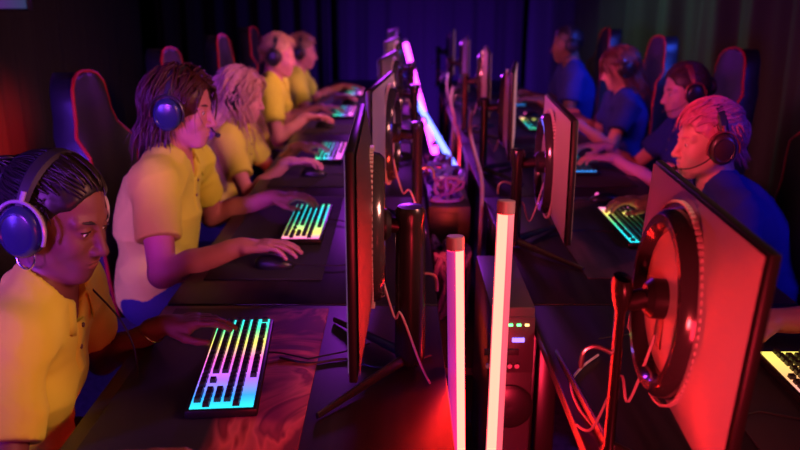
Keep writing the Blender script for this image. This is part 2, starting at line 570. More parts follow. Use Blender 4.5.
def eyes_etc(root, F, brow_mat, fem=False, look=(0, -18)):
    for s in (1, -1):
        c = F.pt((0.0735, s * 0.0315, 0.002))
        d = F.vec((math.cos(R(look[1])), math.sin(R(look[0])), math.sin(R(look[1]))))
        r = 0.0128 * F.s
        q = Vector(d).to_track_quat('Z', 'Y').to_matrix().to_4x4()
        mb = MB()
        mb.ell((0, 0, 0), (r, r, r), Matrix.Translation(c) @ q, 20)
        V = mb.v[0]
        for i, f in enumerate(mb.f):
            m_ = np.mean([V[j] for j in f], 0) - c
            m_ /= np.linalg.norm(m_)
            if m_ @ d > 0.90: mb.m[i] = 1
        mb.build('eye', [EYEW, IRIS], root, world=True)
        pts = [F.pt(p) for p in ((0.0895, s * 0.014, 0.022), (0.0865, s * 0.028, 0.0265), (0.077, s * 0.044, 0.026), (0.066, s * 0.053, 0.020))]
        b = MB()
        b.tube(pts, [0.0022 * F.s, 0.0038 * F.s, 0.0033 * F.s, 0.0010 * F.s], 6, flat=0.8 if fem else 1.2)
        b.build('eyebrow', brow_mat, root, world=True)
        if True:
            pts = [F.pt((0.0735 + 0.0152 * math.cos(a) * 0.98, s * (0.0315 + 0.0150 * math.sin(a)), 0.0065 + 0.0012 * math.cos(a * 2))) for a in np.linspace(-0.8, 1.15, 9)]
            MB().tube(pts, (0.0014 if fem else 0.0010) * F.s, 5).build('eyelashes', brow_mat, root, world=True)
def surf_r(d, cr=(0.105, 0.083, 0.096)):
    d = np.asarray(d, float)
    return 1.0 / np.linalg.norm(d / np.asarray(cr), axis=-1)
def hair_locks(F, rng, n, root_ok, flow, steps, step, rad, lift=0.004, cr=(0.105, 0.083, 0.095), jitter=0.25, cen=(-0.014, 0, 0.034), wave=0.0, far_drop=True):
    """tapered locks combed over the skull, all in head space; flow(p_dir, i) -> direction in head space"""
    mb = MB()
    cen = np.asarray(cen)
    k = 0
    while k < n:
        d = unit(rng.normal(size=3))
        if not root_ok(d): continue
        k += 1
        p = cen + d * (surf_r(d, cr) + lift * rng.random())
        path = [p.copy()]
        jit = rng.normal(size=3) * jitter * 0.8
        vel = None
        ns = int(steps * (0.75 + 0.5 * rng.random()))
        ph = rng.random() * 6.28
        ex = lift * (0.3 + 1.4 * rng.random())
        for i in range(ns):
            v = unit(unit(flow(p - cen, i / ns)) + jit)
            q = p - cen
            onhead = q[2] > -0.05 or not far_drop
            if onhead:
                g = unit(q / np.asarray(cr) ** 2)
                v = unit(v - (v @ g) * g * (1.0 if (v @ g) > 0 else 0.6) + 1e-6)
            vel = v if vel is None else unit(0.5 * vel + 0.5 * v)
            p = p + vel * step
            if wave: p = p + np.array([math.cos(ph + i * 0.9), math.sin(ph + i * 0.9), 0]) * wave
            q = p - cen
            if q[2] > -0.06 or not far_drop:
                rr = np.linalg.norm(q)
                mn = surf_r(q / (rr + 1e-9), cr) + ex
                if rr < mn: p = cen + q / rr * mn
                elif rr > mn + lift * 0.8 and q[2] > -0.02: p = cen + q / rr * (mn + lift * 0.8)
            else:
                hr = math.hypot(q[0] + 0.02, q[1]); mn = 0.062 + ex
                if hr < mn and hr > 1e-6:
                    p = p + np.array([(q[0] + 0.02) / hr, q[1] / hr, 0]) * (mn - hr)
            path.append(p.copy())
        m = len(path)
        t = np.linspace(0, 1, m)
        r = rad * (0.7 + 0.6 * rng.random()) * np.clip(np.minimum(0.5 + t * 3, (1.02 - t) * 1.8), 0.05, 1) * F.s
        mb.tube([F.pt(x) for x in path], r, 5, cap=False, flat=0.55)
    return mb
def hair_base(F, cut, cr=(0.104, 0.082, 0.094), cen=(-0.014, 0, 0.034), extra=(), fine=0.0045, groove=0.0025):
    P = [(fell(F, cen, cr), 0.01, 'u')]
    for e in extra: P.append((e, 0.02 * F.s, 'u'))
    for c in cut: P.append((c, 0.010 * F.s, 's'))
    fd = Field(P, fine, fine)
    fd.warp(lambda Q, d: d + groove * F.s * wob(Q, 240 / F.s, 3) * 0.6)
    return fd.mesh()

BODY_PRIMS = {}
def build_person(label, group_cat, base, head, yaw, hyaw, hpitch, hroll, wr, wl, hr_dir=None, hl_dir=None, lean=0.14, sc=1.0, fem=False,
                 skin=None, lipm=None, shirtm=None, collar_m=None, browm=None, fine=0.003, seatz=0.47, curlR=(14, 26, 22), curlL=(14, 26, 22),
                 elbow_poles=None, fistR=False, collar=True, shoulder_w=None, wrist_pitch=-4, sleeve=0.62):
    root = thing('person', label, 'person', (base[0], base[1], 0))
    f = np.array([math.cos(R(yaw)), math.sin(R(yaw)), 0.0]); l = np.array([-f[1], f[0], 0]); u = np.array([0, 0, 1.0])
    H = np.asarray(head, float)
    # head frame
    hy = yaw + hyaw
    hf = np.array([math.cos(R(hy)) * math.cos(R(hpitch)), math.sin(R(hy)) * math.cos(R(hpitch)), math.sin(R(hpitch))])
    hu = np.array([-math.cos(R(hy)) * math.sin(R(hpitch)), -math.sin(R(hy)) * math.sin(R(hpitch)), math.cos(R(hpitch))])
    hl = np.cross(hu, hf)
    hu = hu * math.cos(R(hroll)) + hl * math.sin(R(hroll))
    FH = Frame(H, hf, hu, sc)
    N = H - f * 0.045 * sc - u * 0.150 * sc                       # base of the neck
    Pz = seatz + 0.10
    Pv = np.array([N[0], N[1], Pz]) - f * lean
    C = Pv + (N - Pv) * 0.60 - f * 0.025
    tl = unit(N - Pv)                                             # up the trunk
    sw = (shoulder_w or (0.165 if fem else 0.185)) * sc
    SHR = N - tl * 0.060 * sc - l * sw + f * 0.015; SHL = N - tl * 0.060 * sc + l * sw + f * 0.015
    WR = np.asarray(wr, float); WL = np.asarray(wl, float)
    poles = elbow_poles or ((-l * 0.55 - u - f * 0.2), (l * 0.55 - u - f * 0.2))
    ER = ik(SHR, WR, 0.285 * sc, 0.25 * sc, poles[0]); EL = ik(SHL, WL, 0.285 * sc, 0.25 * sc, poles[1])
    FT = Frame(C, unit(np.cross(l, tl)), tl, sc)
    rs = 0.9 if fem else 1.0
    P = []
    def torso(o=0.0, k=1.0):
        t = []
        t.append((ellp(Pv, np.array([0.118, 0.165, 0.125]) * sc + o, FT.R), 0.05, 'u'))
        t.append((cone(Pv + tl * 0.04, C - tl * 0.06, 0.128 * rs * sc + o, 0.135 * rs * sc + o, FT.R[:, 0], 1.22), 0.06, 'u'))
        t.append((ellp(C, np.array([0.112, 0.160 * (0.93 if fem else 1), 0.165]) * sc + o, FT.R), 0.06, 'u'))
        t.append((cone(SHR + l * 0.02, SHL - l * 0.02, 0.056 * rs * sc + o, 0.056 * rs * sc + o), 0.06, 'u'))
        for s, S_ in ((-1, SHR), (1, SHL)):
            t.append((cone(N + tl * 0.025 * sc + l * s * 0.02, S_ - l * s * 0.03 + tl * 0.012, 0.036 * sc + o, 0.042 * sc + o), 0.045, 'u'))
            if fem: t.append((ellp(FT.pt((0.076, s * 0.060, -0.03)), np.array([0.042, 0.052, 0.052]) * sc + o, FT.R), 0.04, 'u'))
        return t
    P += torso()
    nb = FH.pt((-0.022, 0, -0.045))
    P.append((cone(nb, N - tl * 0.02, (0.046 if fem else 0.055) * sc, (0.050 if fem else 0.060) * sc), 0.03, 'u'))
    ms = 0.86 if fem else 1.0
    hands = []
    for S_, E_, W_, hd, side in ((SHR, ER, WR, hr_dir, -1), (SHL, EL, WL, hl_dir, 1)):
        P.append((cone(S_, E_, 0.054 * ms * sc, 0.040 * ms * sc), 0.035, 'u'))
        fa = unit(W_ - E_)
        P.append((cone(E_, E_ + (W_ - E_) * 0.38, 0.041 * ms * sc, 0.041 * ms * sc), 0.015, 'u'))
        P.append((cone(E_ + (W_ - E_) * 0.38, W_, 0.041 * ms * sc, 0.0265 * ms * sc), 0.02, 'u'))
        hd = np.asarray(hd, float) if hd is not None else np.array([fa[0], fa[1], 0.0])
        hd = unit(np.array([hd[0], hd[1], 0])); hd = unit(hd + u * math.tan(R(-wrist_pitch)))
        FHd = Frame(W_, hd, u, sc * (0.93 if fem else 1.0))
        # right hand: thumb towards the body's left (+l side of the hand), left hand the other way
        hands.append((FHd, -side))
    # head, hands
    P += head_prims(FH, fem)
    for (FHd, ts), cu in zip(hands, (curlR, curlL)): P += hand_prims(FHd, ts, cu)
    # legs
    hips = [Pv + l * s * 0.09 * sc - u * 0.03 for s in (-1, 1)]
    legs = []
    for s, h in zip((-1, 1), hips):
        kn = h + f * 0.42 * sc + l * s * 0.06 - u * 0.02
        kn[2] = min(kn[2], 0.53)
        an = kn + f * (-0.02) ; an[2] = 0.10
        legs.append((h, kn, an))
        P.append((cone(h, kn, 0.075 * sc, 0.054 * sc), 0.04, 'u'))
        P.append((cone(kn, an, 0.052 * sc, 0.036 * sc), 0.02, 'u'))
    zones = [(H - 0.135, H + 0.135)] + [(h_[0].pt((0.08, 0, 0)) - 0.10, h_[0].pt((0.08, 0, 0)) + 0.10) for h_ in hands]
    V, Q = Field(P, 0.016, fine, zones).mesh()
    # lips keep their own colour
    cen = V[Q].mean(1)
    loc = (cen - FH.o) @ FH.R / FH.s
    e1 = (((loc - np.array([0.0895, 0, -0.0605])) / np.array([0.012, 0.0225, 0.0054])) ** 2).sum(1) < 1
    e2 = (((loc - np.array([0.0880, 0, -0.0715])) / np.array([0.013, 0.0195, 0.0060])) ** 2).sum(1) < 1
    np_object('body', V, Q, [skin, lipm], root, (e1 | e2).astype(int))
    eyes_etc(root, FH, browm, fem)
    # shirt
    o = 0.013 * sc
    T = torso(o)
    for S_, E_ in ((SHR, ER), (SHL, EL)):
        T.append((cone(S_, S_ + (E_ - S_) * sleeve, (0.054 * ms * sc + o) * 1.03, (0.047 * ms * sc + o) * 1.18), 0.035, 'u'))
    fine_s = max(0.006, fine * 2.2)
    fd = Field(T, 0.012 if fine < 0.0045 else 0.016, fine_s, [(C - 0.22, N + 0.20)])
    seed_w = float(H[0] * 3 + H[1])
    def folds(Pp, d):
        dd = d.copy()
        # soft folds that run from armpit and waist
        r1 = 1 - np.abs(wob(Pp @ FT.R * np.array([0.8, 1.0, 1.5]) + seed_w, 17, 7)) * 2.2
        r2 = 1 - np.abs(wob(Pp @ FT.R * np.array([1, 0.8, 1.2]) + seed_w, 34, 12)) * 2.2
        g = -0.0085 * np.clip(r1, 0, 1) ** 2 - 0.0035 * np.clip(r2, 0, 1) ** 2 + 0.003
        dd = dd + g
        for S_, E_ in ((SHR, ER), (SHL, EL)):
            a = unit(E_ - S_)
            q = (Pp - S_) @ a - np.linalg.norm(E_ - S_) * sleeve
            near = np.linalg.norm((Pp - S_) - ((Pp - S_) @ a)[:, None] * a, axis=1) < 0.115
            cutit = near & ((Pp - S_) @ a > 0.08)
            dd = np.where(cutit, np.maximum(dd, q), dd)
        dd = np.maximum(dd, (Pv[2] - 0.07) - Pp[:, 2])
        return dd
    fd.warp(folds)
    # neck opening
    fd.add(cone(N - tl * 0.030 * sc + f * 0.012, N + tl * 0.16 + f * 0.05, 0.058 * sc, 0.085 * sc), 0.006, 's')
    fd.add(cone(N - tl * 0.06 * sc + f * 0.075, N + tl * 0.10 + f * 0.12, 0.018 * sc, 0.06 * sc), 0.01, 's')
    V, Q = fd.mesh()
    sh = np_object('polo_shirt', V, Q, shirtm, root)
    if collar:
        mb = MB()
        prof = [(0.060, -0.022), (0.060, 0.006), (0.064, 0.022), (0.071, 0.020), (0.082, -0.004), (0.094, -0.026)]
        nth = 30
        vs = []; fs = []
        FN = Frame(N + f * 0.008, unit(np.cross(l, unit(tl + f * 0.25))), unit(tl + f * 0.25), sc)
        for i in range(nth + 1):
            t = R(26) + (2 * PI - R(52)) * i / nth
            fr = max(0, math.cos(t))
            for r, z in prof:
                dz = -0.030 * max(0, fr) ** 2 * (1.0 if z < 0.01 else 0.6)
                rr = r + (0.016 * fr ** 2 if z < 0.0 and r > 0.08 else 0) + 0.004 * math.sin(3 * t)
                vs.append(FN.pt((rr * math.cos(t) + 0.004, rr * math.sin(t) * 1.02, z + dz + 0.004)))
        m = len(prof)
        for i in range(nth):
            for j in range(m - 1):
                fs.append((i * m + j, i * m + j + 1, (i + 1) * m + j + 1, (i + 1) * m + j))
        mb.raw(vs, fs)
        co = mb.build('collar', collar_m or shirtm, root, world=True, auto=80)
        so = co.modifiers.new('thick', 'SOLIDIFY'); so.thickness = 0.004 * sc; so.offset = 0
        # placket with two buttons, laid on the cloth
        if fine < 0.0042:
            from mathutils.bvhtree import BVHTree
            bv = BVHTree.FromPolygons(V.tolist(), Q.tolist())
            rows = []
            for k in range(10):
                row = []
                for j in (-0.017, -0.015, 0.015, 0.017):
                    o_ = N - tl * (0.075 + 0.013 * k) * sc + l * j * sc + f * 0.4
                    h_ = bv.ray_cast(Vector(o_), Vector(-f))
                    if h_[0] is None: break
                    row.append(np.array(h_[0]) + f * (0.0035 if abs(j) < 0.016 else -0.002))
                if len(row) == 4: rows.append(row)
            if len(rows) > 4:
                vs = [p_ for r_ in rows for p_ in r_]
                fs = [(i * 4 + j, i * 4 + j + 1, (i + 1) * 4 + j + 1, (i + 1) * 4 + j) for i in range(len(rows) - 1) for j in range(3)]
                pk = MB().raw(vs, fs).build('placket', shirtm, root, world=True, auto=80)
                for k in (1, 5):
                    c_ = (rows[k][1] + rows[k][2]) / 2
                    MB().cyl(c_ - f * 0.001, c_ + f * 0.003, 0.0055 * sc, n=16, bev=0.001).build('button', mat('button_dark', (0.12, 0.08, 0.05), 0.4), root, world=True)
    # trousers and shoes
    T = [(ellp(Pv - u * 0.015, np.array([0.122, 0.168, 0.115]) * sc + 0.006, FT.R), 0.05, 'u')]
    for h, kn, an in legs:
        T.append((cone(h, kn, 0.084 * sc, 0.064 * sc), 0.04, 'u'))
        T.append((cone(kn, an + u * 0.02, 0.063 * sc, 0.050 * sc), 0.02, 'u'))
    V, Q = Field(T, 0.02, 0.02).mesh()
    np_object('trousers', V, Q, DENIM, root)
    for h, kn, an in legs:
        T = [(cone(an - u * 0.055 - f * 0.03, an - u * 0.06 + f * 0.14, 0.038, 0.033), 0.02, 'u'),
             (cone(an + u * 0.0, an - u * 0.05, 0.042, 0.045), 0.03, 'u')]
        fd = Field(T, 0.011, 0.011)
        fd.warp(lambda Pp, d: np.maximum(d, 0.006 - Pp[:, 2]))
        V, Q = fd.mesh()
        np_object('shoe', V, Q, SHOE, root)
    return dict(root=root, FH=FH, N=N, f=f, l=l, u=u, tl=tl, SHR=SHR, SHL=SHL, ER=ER, EL=EL, WR=WR, WL=WL, Pv=Pv, FT=FT, hands=hands)

# ------------------------------------------------------------------ headset
def make_headset(label, F, group='gaming headsets worn by the players', cup=(0.05, 0.07, 0.16), big=1.0, mic=True, band_mat=None, cup_mat=None, yoke_mat=None, cable=None, tilt=0.0, mic_side=1):
    M = F.mat() @ Matrix.Rotation(R(tilt), 4, 'Y')
    root = thing('gaming_headset', label, 'headset', tuple(M.to_translation()), 0, group)
    cup_mat = cup_mat or BLK; band_mat = band_mat or BLKM; yoke_mat = yoke_mat or DMETAL
    def T(p): return tuple(M @ Vector(p))
    b = MB()
    n = 28
    for (r0, wd, th) in ((0.105, 0.019, 0.010),):
        vs = []; fs = []
        for i in range(n + 1):
            a = R(-8) + R(196) * i / n
            cy, cz = math.cos(a), math.sin(a)
            for (dx, dr) in ((-wd, 0), (-wd * 0.6, th * 0.6), (wd * 0.6, th * 0.6), (wd, 0), (wd * 0.6, -th * 0.5), (-wd * 0.6, -th * 0.5)):
                rr = dr
                vs.append(T((-0.012 + dx * (0.6 + 0.4 * abs(cz)), cy * (0.093 * big + rr), 0.018 + cz * (0.114 + rr))))
        for i in range(n):
            for k in range(6): fs.append((i * 6 + k, i * 6 + (k + 1) % 6, (i + 1) * 6 + (k + 1) % 6, (i + 1) * 6 + k))
        b.raw(vs, fs)
    b.build('headband', band_mat, root, world=True)
    pad = MB()
    pts = [T((-0.012, 0.083 * math.cos(a), 0.018 + 0.103 * math.sin(a))) for a in np.linspace(R(35), R(145), 14)]
    pad.tube(pts, 0.010 * F.s, 8, flat=1.6).build('headband_pad', CUSH, root, world=True)
    for s in (1, -1):
        c = Vector((-0.010, s * 0.080, -0.006)); ax = Vector((0.06, s, -0.06))
        k = big * 1.0
        Cm = MB().lathe([(0.028 * k, -0.004), (0.040 * k, -0.002), (0.046 * k, 0.006), (0.044 * k, 0.015), (0.030 * k, 0.018)], c, ax, 36, M=M, sx=0.84)
        Cm.build('ear_cushion', CUSH, root, world=True)
        c2 = c + ax.normalized() * 0.015
        cp = MB().lathe([(0.0, 0.0), (0.044 * k, 0.0), (0.0465 * k, 0.006), (0.045 * k, 0.015), (0.038 * k, 0.023), (0.034 * k, 0.0245), (0.032 * k, 0.0225), (0.015 * k, 0.027), (0, 0.0275)], c2, ax, 40, M=M, sx=0.86)
        cp.build('ear_cup', cup_mat, root, world=True)
        yk = MB()
        pts = []
        for a in np.linspace(R(-15), R(195), 20):
            p = c2 + Vector((0.047 * k * math.cos(a), s * 0.012, 0.052 * k * math.sin(a)))
            pts.append(T(p))
        yk.tube(pts, 0.0036 * F.s, 8, flat=1.5)
        yk.tube([T(c2 + Vector((0, s * 0.012, 0.050 * k))), T(c2 + Vector((-0.001, s * 0.004, 0.068 * k)))], 0.006 * F.s, 8)
        yk.build('yoke', yoke_mat, root, world=True)
    if mic:
        s = mic_side
        pts = [T(p) for p in ((0.015, s * 0.100, -0.020), (0.045, s * 0.100, -0.045), (0.080, s * 0.080, -0.066), (0.106, s * 0.050, -0.074), (0.118, s * 0.030, -0.075))]
        m_ = MB().tube(smooth_path(pts), 0.0021 * F.s, 8)
        m_.build('microphone_boom', BLK, root, world=True)
        q = MB().ell((0, 0, 0), (0.010 * F.s, 0.008 * F.s, 0.008 * F.s), Matrix.Translation(pts[-1]), 14)
        q.build('microphone', CUSH, root, world=True)
    if cable:
        MB().tube(smooth_path(cable), 0.0022, 6).build('cable', CABLE, root, world=True)
    return root
# ------------------------------------------------------------------ the setting
def noise_col(m, c1, c2, scale, ax=(1, 1, 1), rough=None):
    nt = m.node_tree
    b = nt.nodes['Principled BSDF']
    tc = nt.nodes.new('ShaderNodeTexCoord'); mp = nt.nodes.new('ShaderNodeMapping'); n = nt.nodes.new('ShaderNodeTexNoise')
    cr = nt.nodes.new('ShaderNodeValToRGB')
    mp.inputs['Scale'].default_value = ax
    n.inputs['Scale'].default_value = scale; n.inputs['Detail'].default_value = 6
    cr.color_ramp.elements[0].position = 0.35; cr.color_ramp.elements[0].color = (*c1, 1)
    cr.color_ramp.elements[1].position = 0.65; cr.color_ramp.elements[1].color = (*c2, 1)
    nt.links.new(tc.outputs['Object'], mp.inputs[0]); nt.links.new(mp.outputs[0], n.inputs['Vector'])
    nt.links.new(n.outputs['Fac'], cr.inputs[0]); nt.links.new(cr.outputs[0], b.inputs['Base Color'])
    return m
FLOORM = noise_col(mat('floor_carpet', (0.03, 0.03, 0.033), 0.9), (0.06, 0.055, 0.06), (0.11, 0.10, 0.11), 40)
WALLM = mat('wall_paint_black', (0.02, 0.02, 0.022), 0.85, bump=0.2)
CURT = mat('curtain_cloth', (0.013, 0.012, 0.014), 0.95, bump=0.4, bscale=500)
CURTG = mat('curtain_cloth_green', (0.03, 0.045, 0.035), 0.95, bump=0.4, bscale=500)
DESKM = noise_col(mat('desk_top_dark', (0.04, 0.035, 0.04), 0.38, bump=0.1), (0.010, 0.008, 0.011), (0.018, 0.014, 0.019), 3, (18, 1, 1))

def struct(name, mb, m): return tag(mb.build(name, m, smooth=False), kind='structure')
struct('floor', MB().box((0.2, 4.0, -0.05), (7.4, 12.4, 0.1)), FLOORM)
struct('ceiling', MB().box((0.2, 4.0, 3.25), (7.4, 12.4, 0.1)), WALLM)
struct('wall_back', MB().box((0.2, 10.15, 1.6), (7.4, 0.1, 3.2)), WALLM)
struct('wall_left', MB().box((-3.45, 4.0, 1.6), (0.1, 12.4, 3.2)), WALLM)
struct('wall_right', MB().box((3.85, 4.0, 1.6), (0.1, 12.4, 3.2)), WALLM)
struct('wall_front', MB().box((0.2, -2.15, 1.6), (7.4, 0.1, 3.2)), WALLM)
struct('trim_1', MB().box((0.2, 10.06, 0.05), (7.3, 0.02, 0.1)), BLKM)

def curtain(label, a, b, m, amp=0.07, wave=0.26, seed=1, zt=3.1):
    a = Vector(a); b = Vector(b); L = (b - a).length
    d = (b - a).normalized(); n = Vector((-d.y, d.x))
    rng = random.Random(seed)
    nu = int(L / 0.022); nz = 26
    ph = [rng.random() * 6 for _ in range(6)]
    vs = []; fs = []
    for i in range(nu + 1):
        s_ = L * i / nu
        for j in range(nz + 1):
            z = 0.02 + (zt - 0.02) * j / nz
            k = 0.55 + 0.45 * (1 - j / nz)
            q = math.sin(2 * PI * s_ / wave + ph[0] + 0.9 * math.sin(s_ * 2.1 + ph[1]) + 0.25 * math.sin(z * 1.7 + s_ * 3))
            q += 0.35 * math.sin(2 * PI * s_ / (wave * 0.43) + ph[2] + 0.5 * math.sin(z * 1.1 + ph[3]))
            p = a + d * s_ + n * amp * k * q
            vs.append((p.x, p.y, z))
    for i in range(nu):
        for j in range(nz):
            fs.append((i * (nz + 1) + j, (i + 1) * (nz + 1) + j, (i + 1) * (nz + 1) + j + 1, i * (nz + 1) + j + 1))
    t = thing('curtain', label, 'curtain', (a.x, a.y, 0), 0, 'stage curtains around the room')
    o = MB().raw(vs, fs).build('drape', m, t, world=True, auto=180)
    so = o.modifiers.new('thick', 'SOLIDIFY'); so.thickness = 0.006
    MB().cyl((a.x, a.y, zt), (b.x, b.y, zt), 0.018).build('rail', DMETAL, t, world=True)
    return t
curtain('black pleated stage curtain hanging along the left side, glowing red low down', (-2.95, 1.0), (-2.75, 8.7), CURT, amp=0.045, seed=2)
curtain('black pleated stage curtain across the back behind the yellow team', (-2.7, 8.95), (-0.75, 8.95), CURT, seed=3)
curtain('dark curtain lit deep blue in the middle of the back', (-0.7, 9.0), (1.35, 9.0), CURT, amp=0.03, seed=4)
curtain('grey-green pleated curtain hanging behind the navy team', (1.4, 8.9), (3.1, 5.6), CURTG, amp=0.09, wave=0.40, seed=5)
curtain('dark curtain down the right side behind the nearest navy players', (3.15, 5.5), (3.3, 0.4), CURT, seed=6)

# screen high on the left
t = thing('hanging_screen', 'violet glowing screen hanging at the top left near the ceiling', 'screen', (-2.09, 4.0, 1.455))
MB().box((0, 0, 0.16), (0.62, 0.05, 0.34), 0.01).build('casing', BLK, t)
scr = ramp_emit('screen_violet', [(0, (0.35, 0.03, 0.8)), (0.35, (0.6, 0.03, 0.5)), (0.7, (0.3, 0.05, 0.6)), (1, (0.1, 0.15, 0.4))], 0, -0.3, 0.3, 0.3)
MB().box((0, -0.027, 0.16), (0.60, 0.004, 0.32)).build('display', scr, t)
MB().cyl((-0.2, 0, 0.33), (-0.2, 0, 1.74), 0.01).cyl((0.2, 0, 0.33), (0.2, 0, 1.74), 0.01).build('hanging_rods', DMETAL, t)

# ------------------------------------------------------------------ desks
def desk(label, x0, x1, y0, y1):
    cx, cy = (x0 + x1) / 2, (y0 + y1) / 2
    t = thing('gaming_desk', label, 'desk', (cx, cy, 0), 0, 'black desks in two facing rows')
    MB().box((0, 0, 0.725), (x1 - x0, y1 - y0, 0.03), 0.004).build('desktop', DESKM, t)
    for sx in (-1, 1):
        for sy in (-1, 1):
            MB().box((sx * ((x1 - x0) / 2 - 0.05), sy * ((y1 - y0) / 2 - 0.05), 0.355), (0.05, 0.05, 0.71), 0.004).build('leg', DMETAL, t)
    MB().box((0, 0, 0.685), (0.04, y1 - y0 - 0.14, 0.045), 0.003).build('crossbar', DMETAL, t)
    return t
YD = [0.80, 1.975, 3.13, 4.29, 5.45, 6.62, 7.5]
ORD = ['nearest', 'second', 'third', 'fourth', 'fifth', 'farthest']
for i in range(6):
    y0, y1 = YD[i] + 0.005, YD[i + 1] - 0.005
    desk('%s black desk of the left row, yellow team side' % ORD[i], -0.62, 0.10, y0, y1)
    desk('%s black desk of the right row, navy team side' % ORD[i], 0.336, 1.06, y0, y1)

# ------------------------------------------------------------------ keyboards
def key_mb(w_):
    b = 0.0138; tp = 0.0114; h = 0.0085; L = w_ * 0.0190 - 0.0044; Lt = L - 0.0028
    vs = [(sx * b / 2, sy * L / 2, 0) for sx, sy in ((-1, -1), (1, -1), (1, 1), (-1, 1))]
    vs += [(sx * tp / 2, sy * Lt / 2, h) for sx, sy in ((-1, -1), (1, -1), (1, 1), (-1, 1))]
    vs += [(sx * tp / 2 * 0.8, sy * (Lt / 2 - 0.0014), h - 0.0006) for sx, sy in ((-1, -1), (1, -1), (1, 1), (-1, 1))]
    fs = [(0, 1, 5, 4), (1, 2, 6, 5), (2, 3, 7, 6), (3, 0, 4, 7), (4, 5, 9, 8), (5, 6, 10, 9), (6, 7, 11, 10), (7, 4, 8, 11), (8, 9, 10, 11)]
    return vs, fs
G = -1
ROWS = [[1, G, 1, 1, 1, 1, -.5, 1, 1, 1, 1, -.5, 1, 1, 1, 1, -.25, 1, -2],
        [1] * 13 + [2, -.25, 1, 1, 1, -.25, 1, 1, 1, 1],
        [1.5] + [1] * 12 + [1.5, -.25, 1, 1, 1, -.25, 1, 1, 1],
        [1.75] + [1] * 11 + [2.25, -.25, -3, -.25, 1, 1, 1],
        [2.25] + [1] * 10 + [2.75, -.25, -1, 1, -1, -.25, 1, 1, 1, 1],
        [1.25, 1.25, 1.25, 6.25, 1.25, 1.25, 1.25, 1.25, -.25, 1, 1, 1, -.25, 2, 1]]
KC = {}
def keyboard(label, loc, rz, glow, fine=True):
    t = thing('gaming_keyboard', label, 'keyboard', loc, rz, 'backlit gaming keyboards')
    MB().box((0, 0, 0.010), (0.140, 0.445, 0.018), 0.005).build('case', BLK, t)
    MB().box((0, 0, 0.0195), (0.122, 0.430, 0.002)).build('backlight', glow, t)
    allk = MB()
    for r, row in enumerate(ROWS):
        y = 0.2125
        x = 0.050 - r * 0.0193 - (0 if r == 0 else 0.003)
        for w_ in row:
            a = abs(w_) * 0.0190
            if w_ > 0:
                if fine:
                    if w_ not in KC:
                        o = MB().raw(*key_mb(w_)).build('key', KEYM, t, smooth=False); KC[w_] = o.data
                    else:
                        o = bpy.data.objects.new('key', KC[w_]); COL.objects.link(o); o.parent = t
                    o.location = (x, y - a / 2, 0.021)
                else:
                    v, f = key_mb(w_)
                    allk.raw([(p[0] + x, p[1] + y - a / 2, p[2] + 0.021) for p in v], f)
            y -= a
    if not fine: allk.build('keycaps', KEYM, t, smooth=False)
    MB().tube([(0.068, 0.05, 0.01), (0.10, 0.05, 0.006), (0.16, 0.02, 0.004), (0.24, 0.05, 0.004), (0.30, 0.09, 0.004)], 0.002, 6).build('cable', CABLE, t)
    return t
CY = (0.02, 0.75, 0.85); GR = (0.08, 0.85, 0.35); YE = (0.9, 0.75, 0.12); PK = (0.95, 0.12, 0.55); VI = (0.35, 0.12, 1.0); BU = (0.03, 0.3, 1.0); WH = (0.8, 0.85, 0.9)
ES = 1.7
KG1 = ramp_emit('glow_green_to_blue', [(0, CY), (0.12, BU), (0.28, VI), (0.5, PK), (0.68, YE), (0.85, GR), (1, CY)], strength=ES)
KG2 = ramp_emit('glow_pink_to_teal', [(0, PK), (0.15, YE), (0.45, GR), (0.6, CY), (0.85, CY), (1, GR)], strength=ES)
KG3 = ramp_emit('glow_teal_pink_rows', [(0, GR), (0.35, CY), (0.6, VI), (1, PK)], 0, -0.06, 0.06, strength=ES * 1.2)
KG4 = ramp_emit('glow_magenta_to_teal', [(0, PK), (0.2, YE), (0.5, GR), (0.75, CY), (1, CY)], strength=ES)   # rotated by half a turn
KG5 = ramp_emit('glow_teal', [(0, CY), (1, BU)], strength=ES)
ZD = 0.740; ZP = 0.7445
keyboard('keyboard under the hand of the woman nearest the camera, glowing green to violet', (-0.363, 1.60, ZP), R(4.5), KG1)
keyboard('keyboard of the long-haired man in yellow, glowing teal to pink', (-0.325, 2.70, ZP), R(0), KG2)
keyboard('keyboard beside the hands of the girl with long wavy hair', (-0.345, 3.98, ZP), 0, KG3)
keyboard('keyboard of the blond boy with headset, glowing pink and teal', (-0.37, 5.36, ZP), 0, KG3, False)
keyboard('keyboard of the farthest yellow-shirted player', (-0.36, 6.45, ZP), 0, KG3, False)
keyboard('keyboard at the bottom right corner, glowing orange and pink', (0.865, 1.42, ZP), PI, ramp_emit('glow_orange_pink', [(0, YE), (0.3, (0.9, 0.4, 0.15)), (0.7, PK), (1, VI)], strength=ES))
keyboard('keyboard of the pink-haired navy player, glowing magenta to teal', (0.80, 2.66, ZP), PI, KG4)
keyboard('keyboard of the second navy player, glowing cyan', (0.815, 3.70, ZP), PI, KG5, False)
keyboard('keyboard of the third navy player with shoulder-length hair', (0.82, 4.85, ZP), PI, KG2, False)
keyboard('keyboard of the farthest navy player', (0.82, 5.85, ZP), PI, KG5, False)

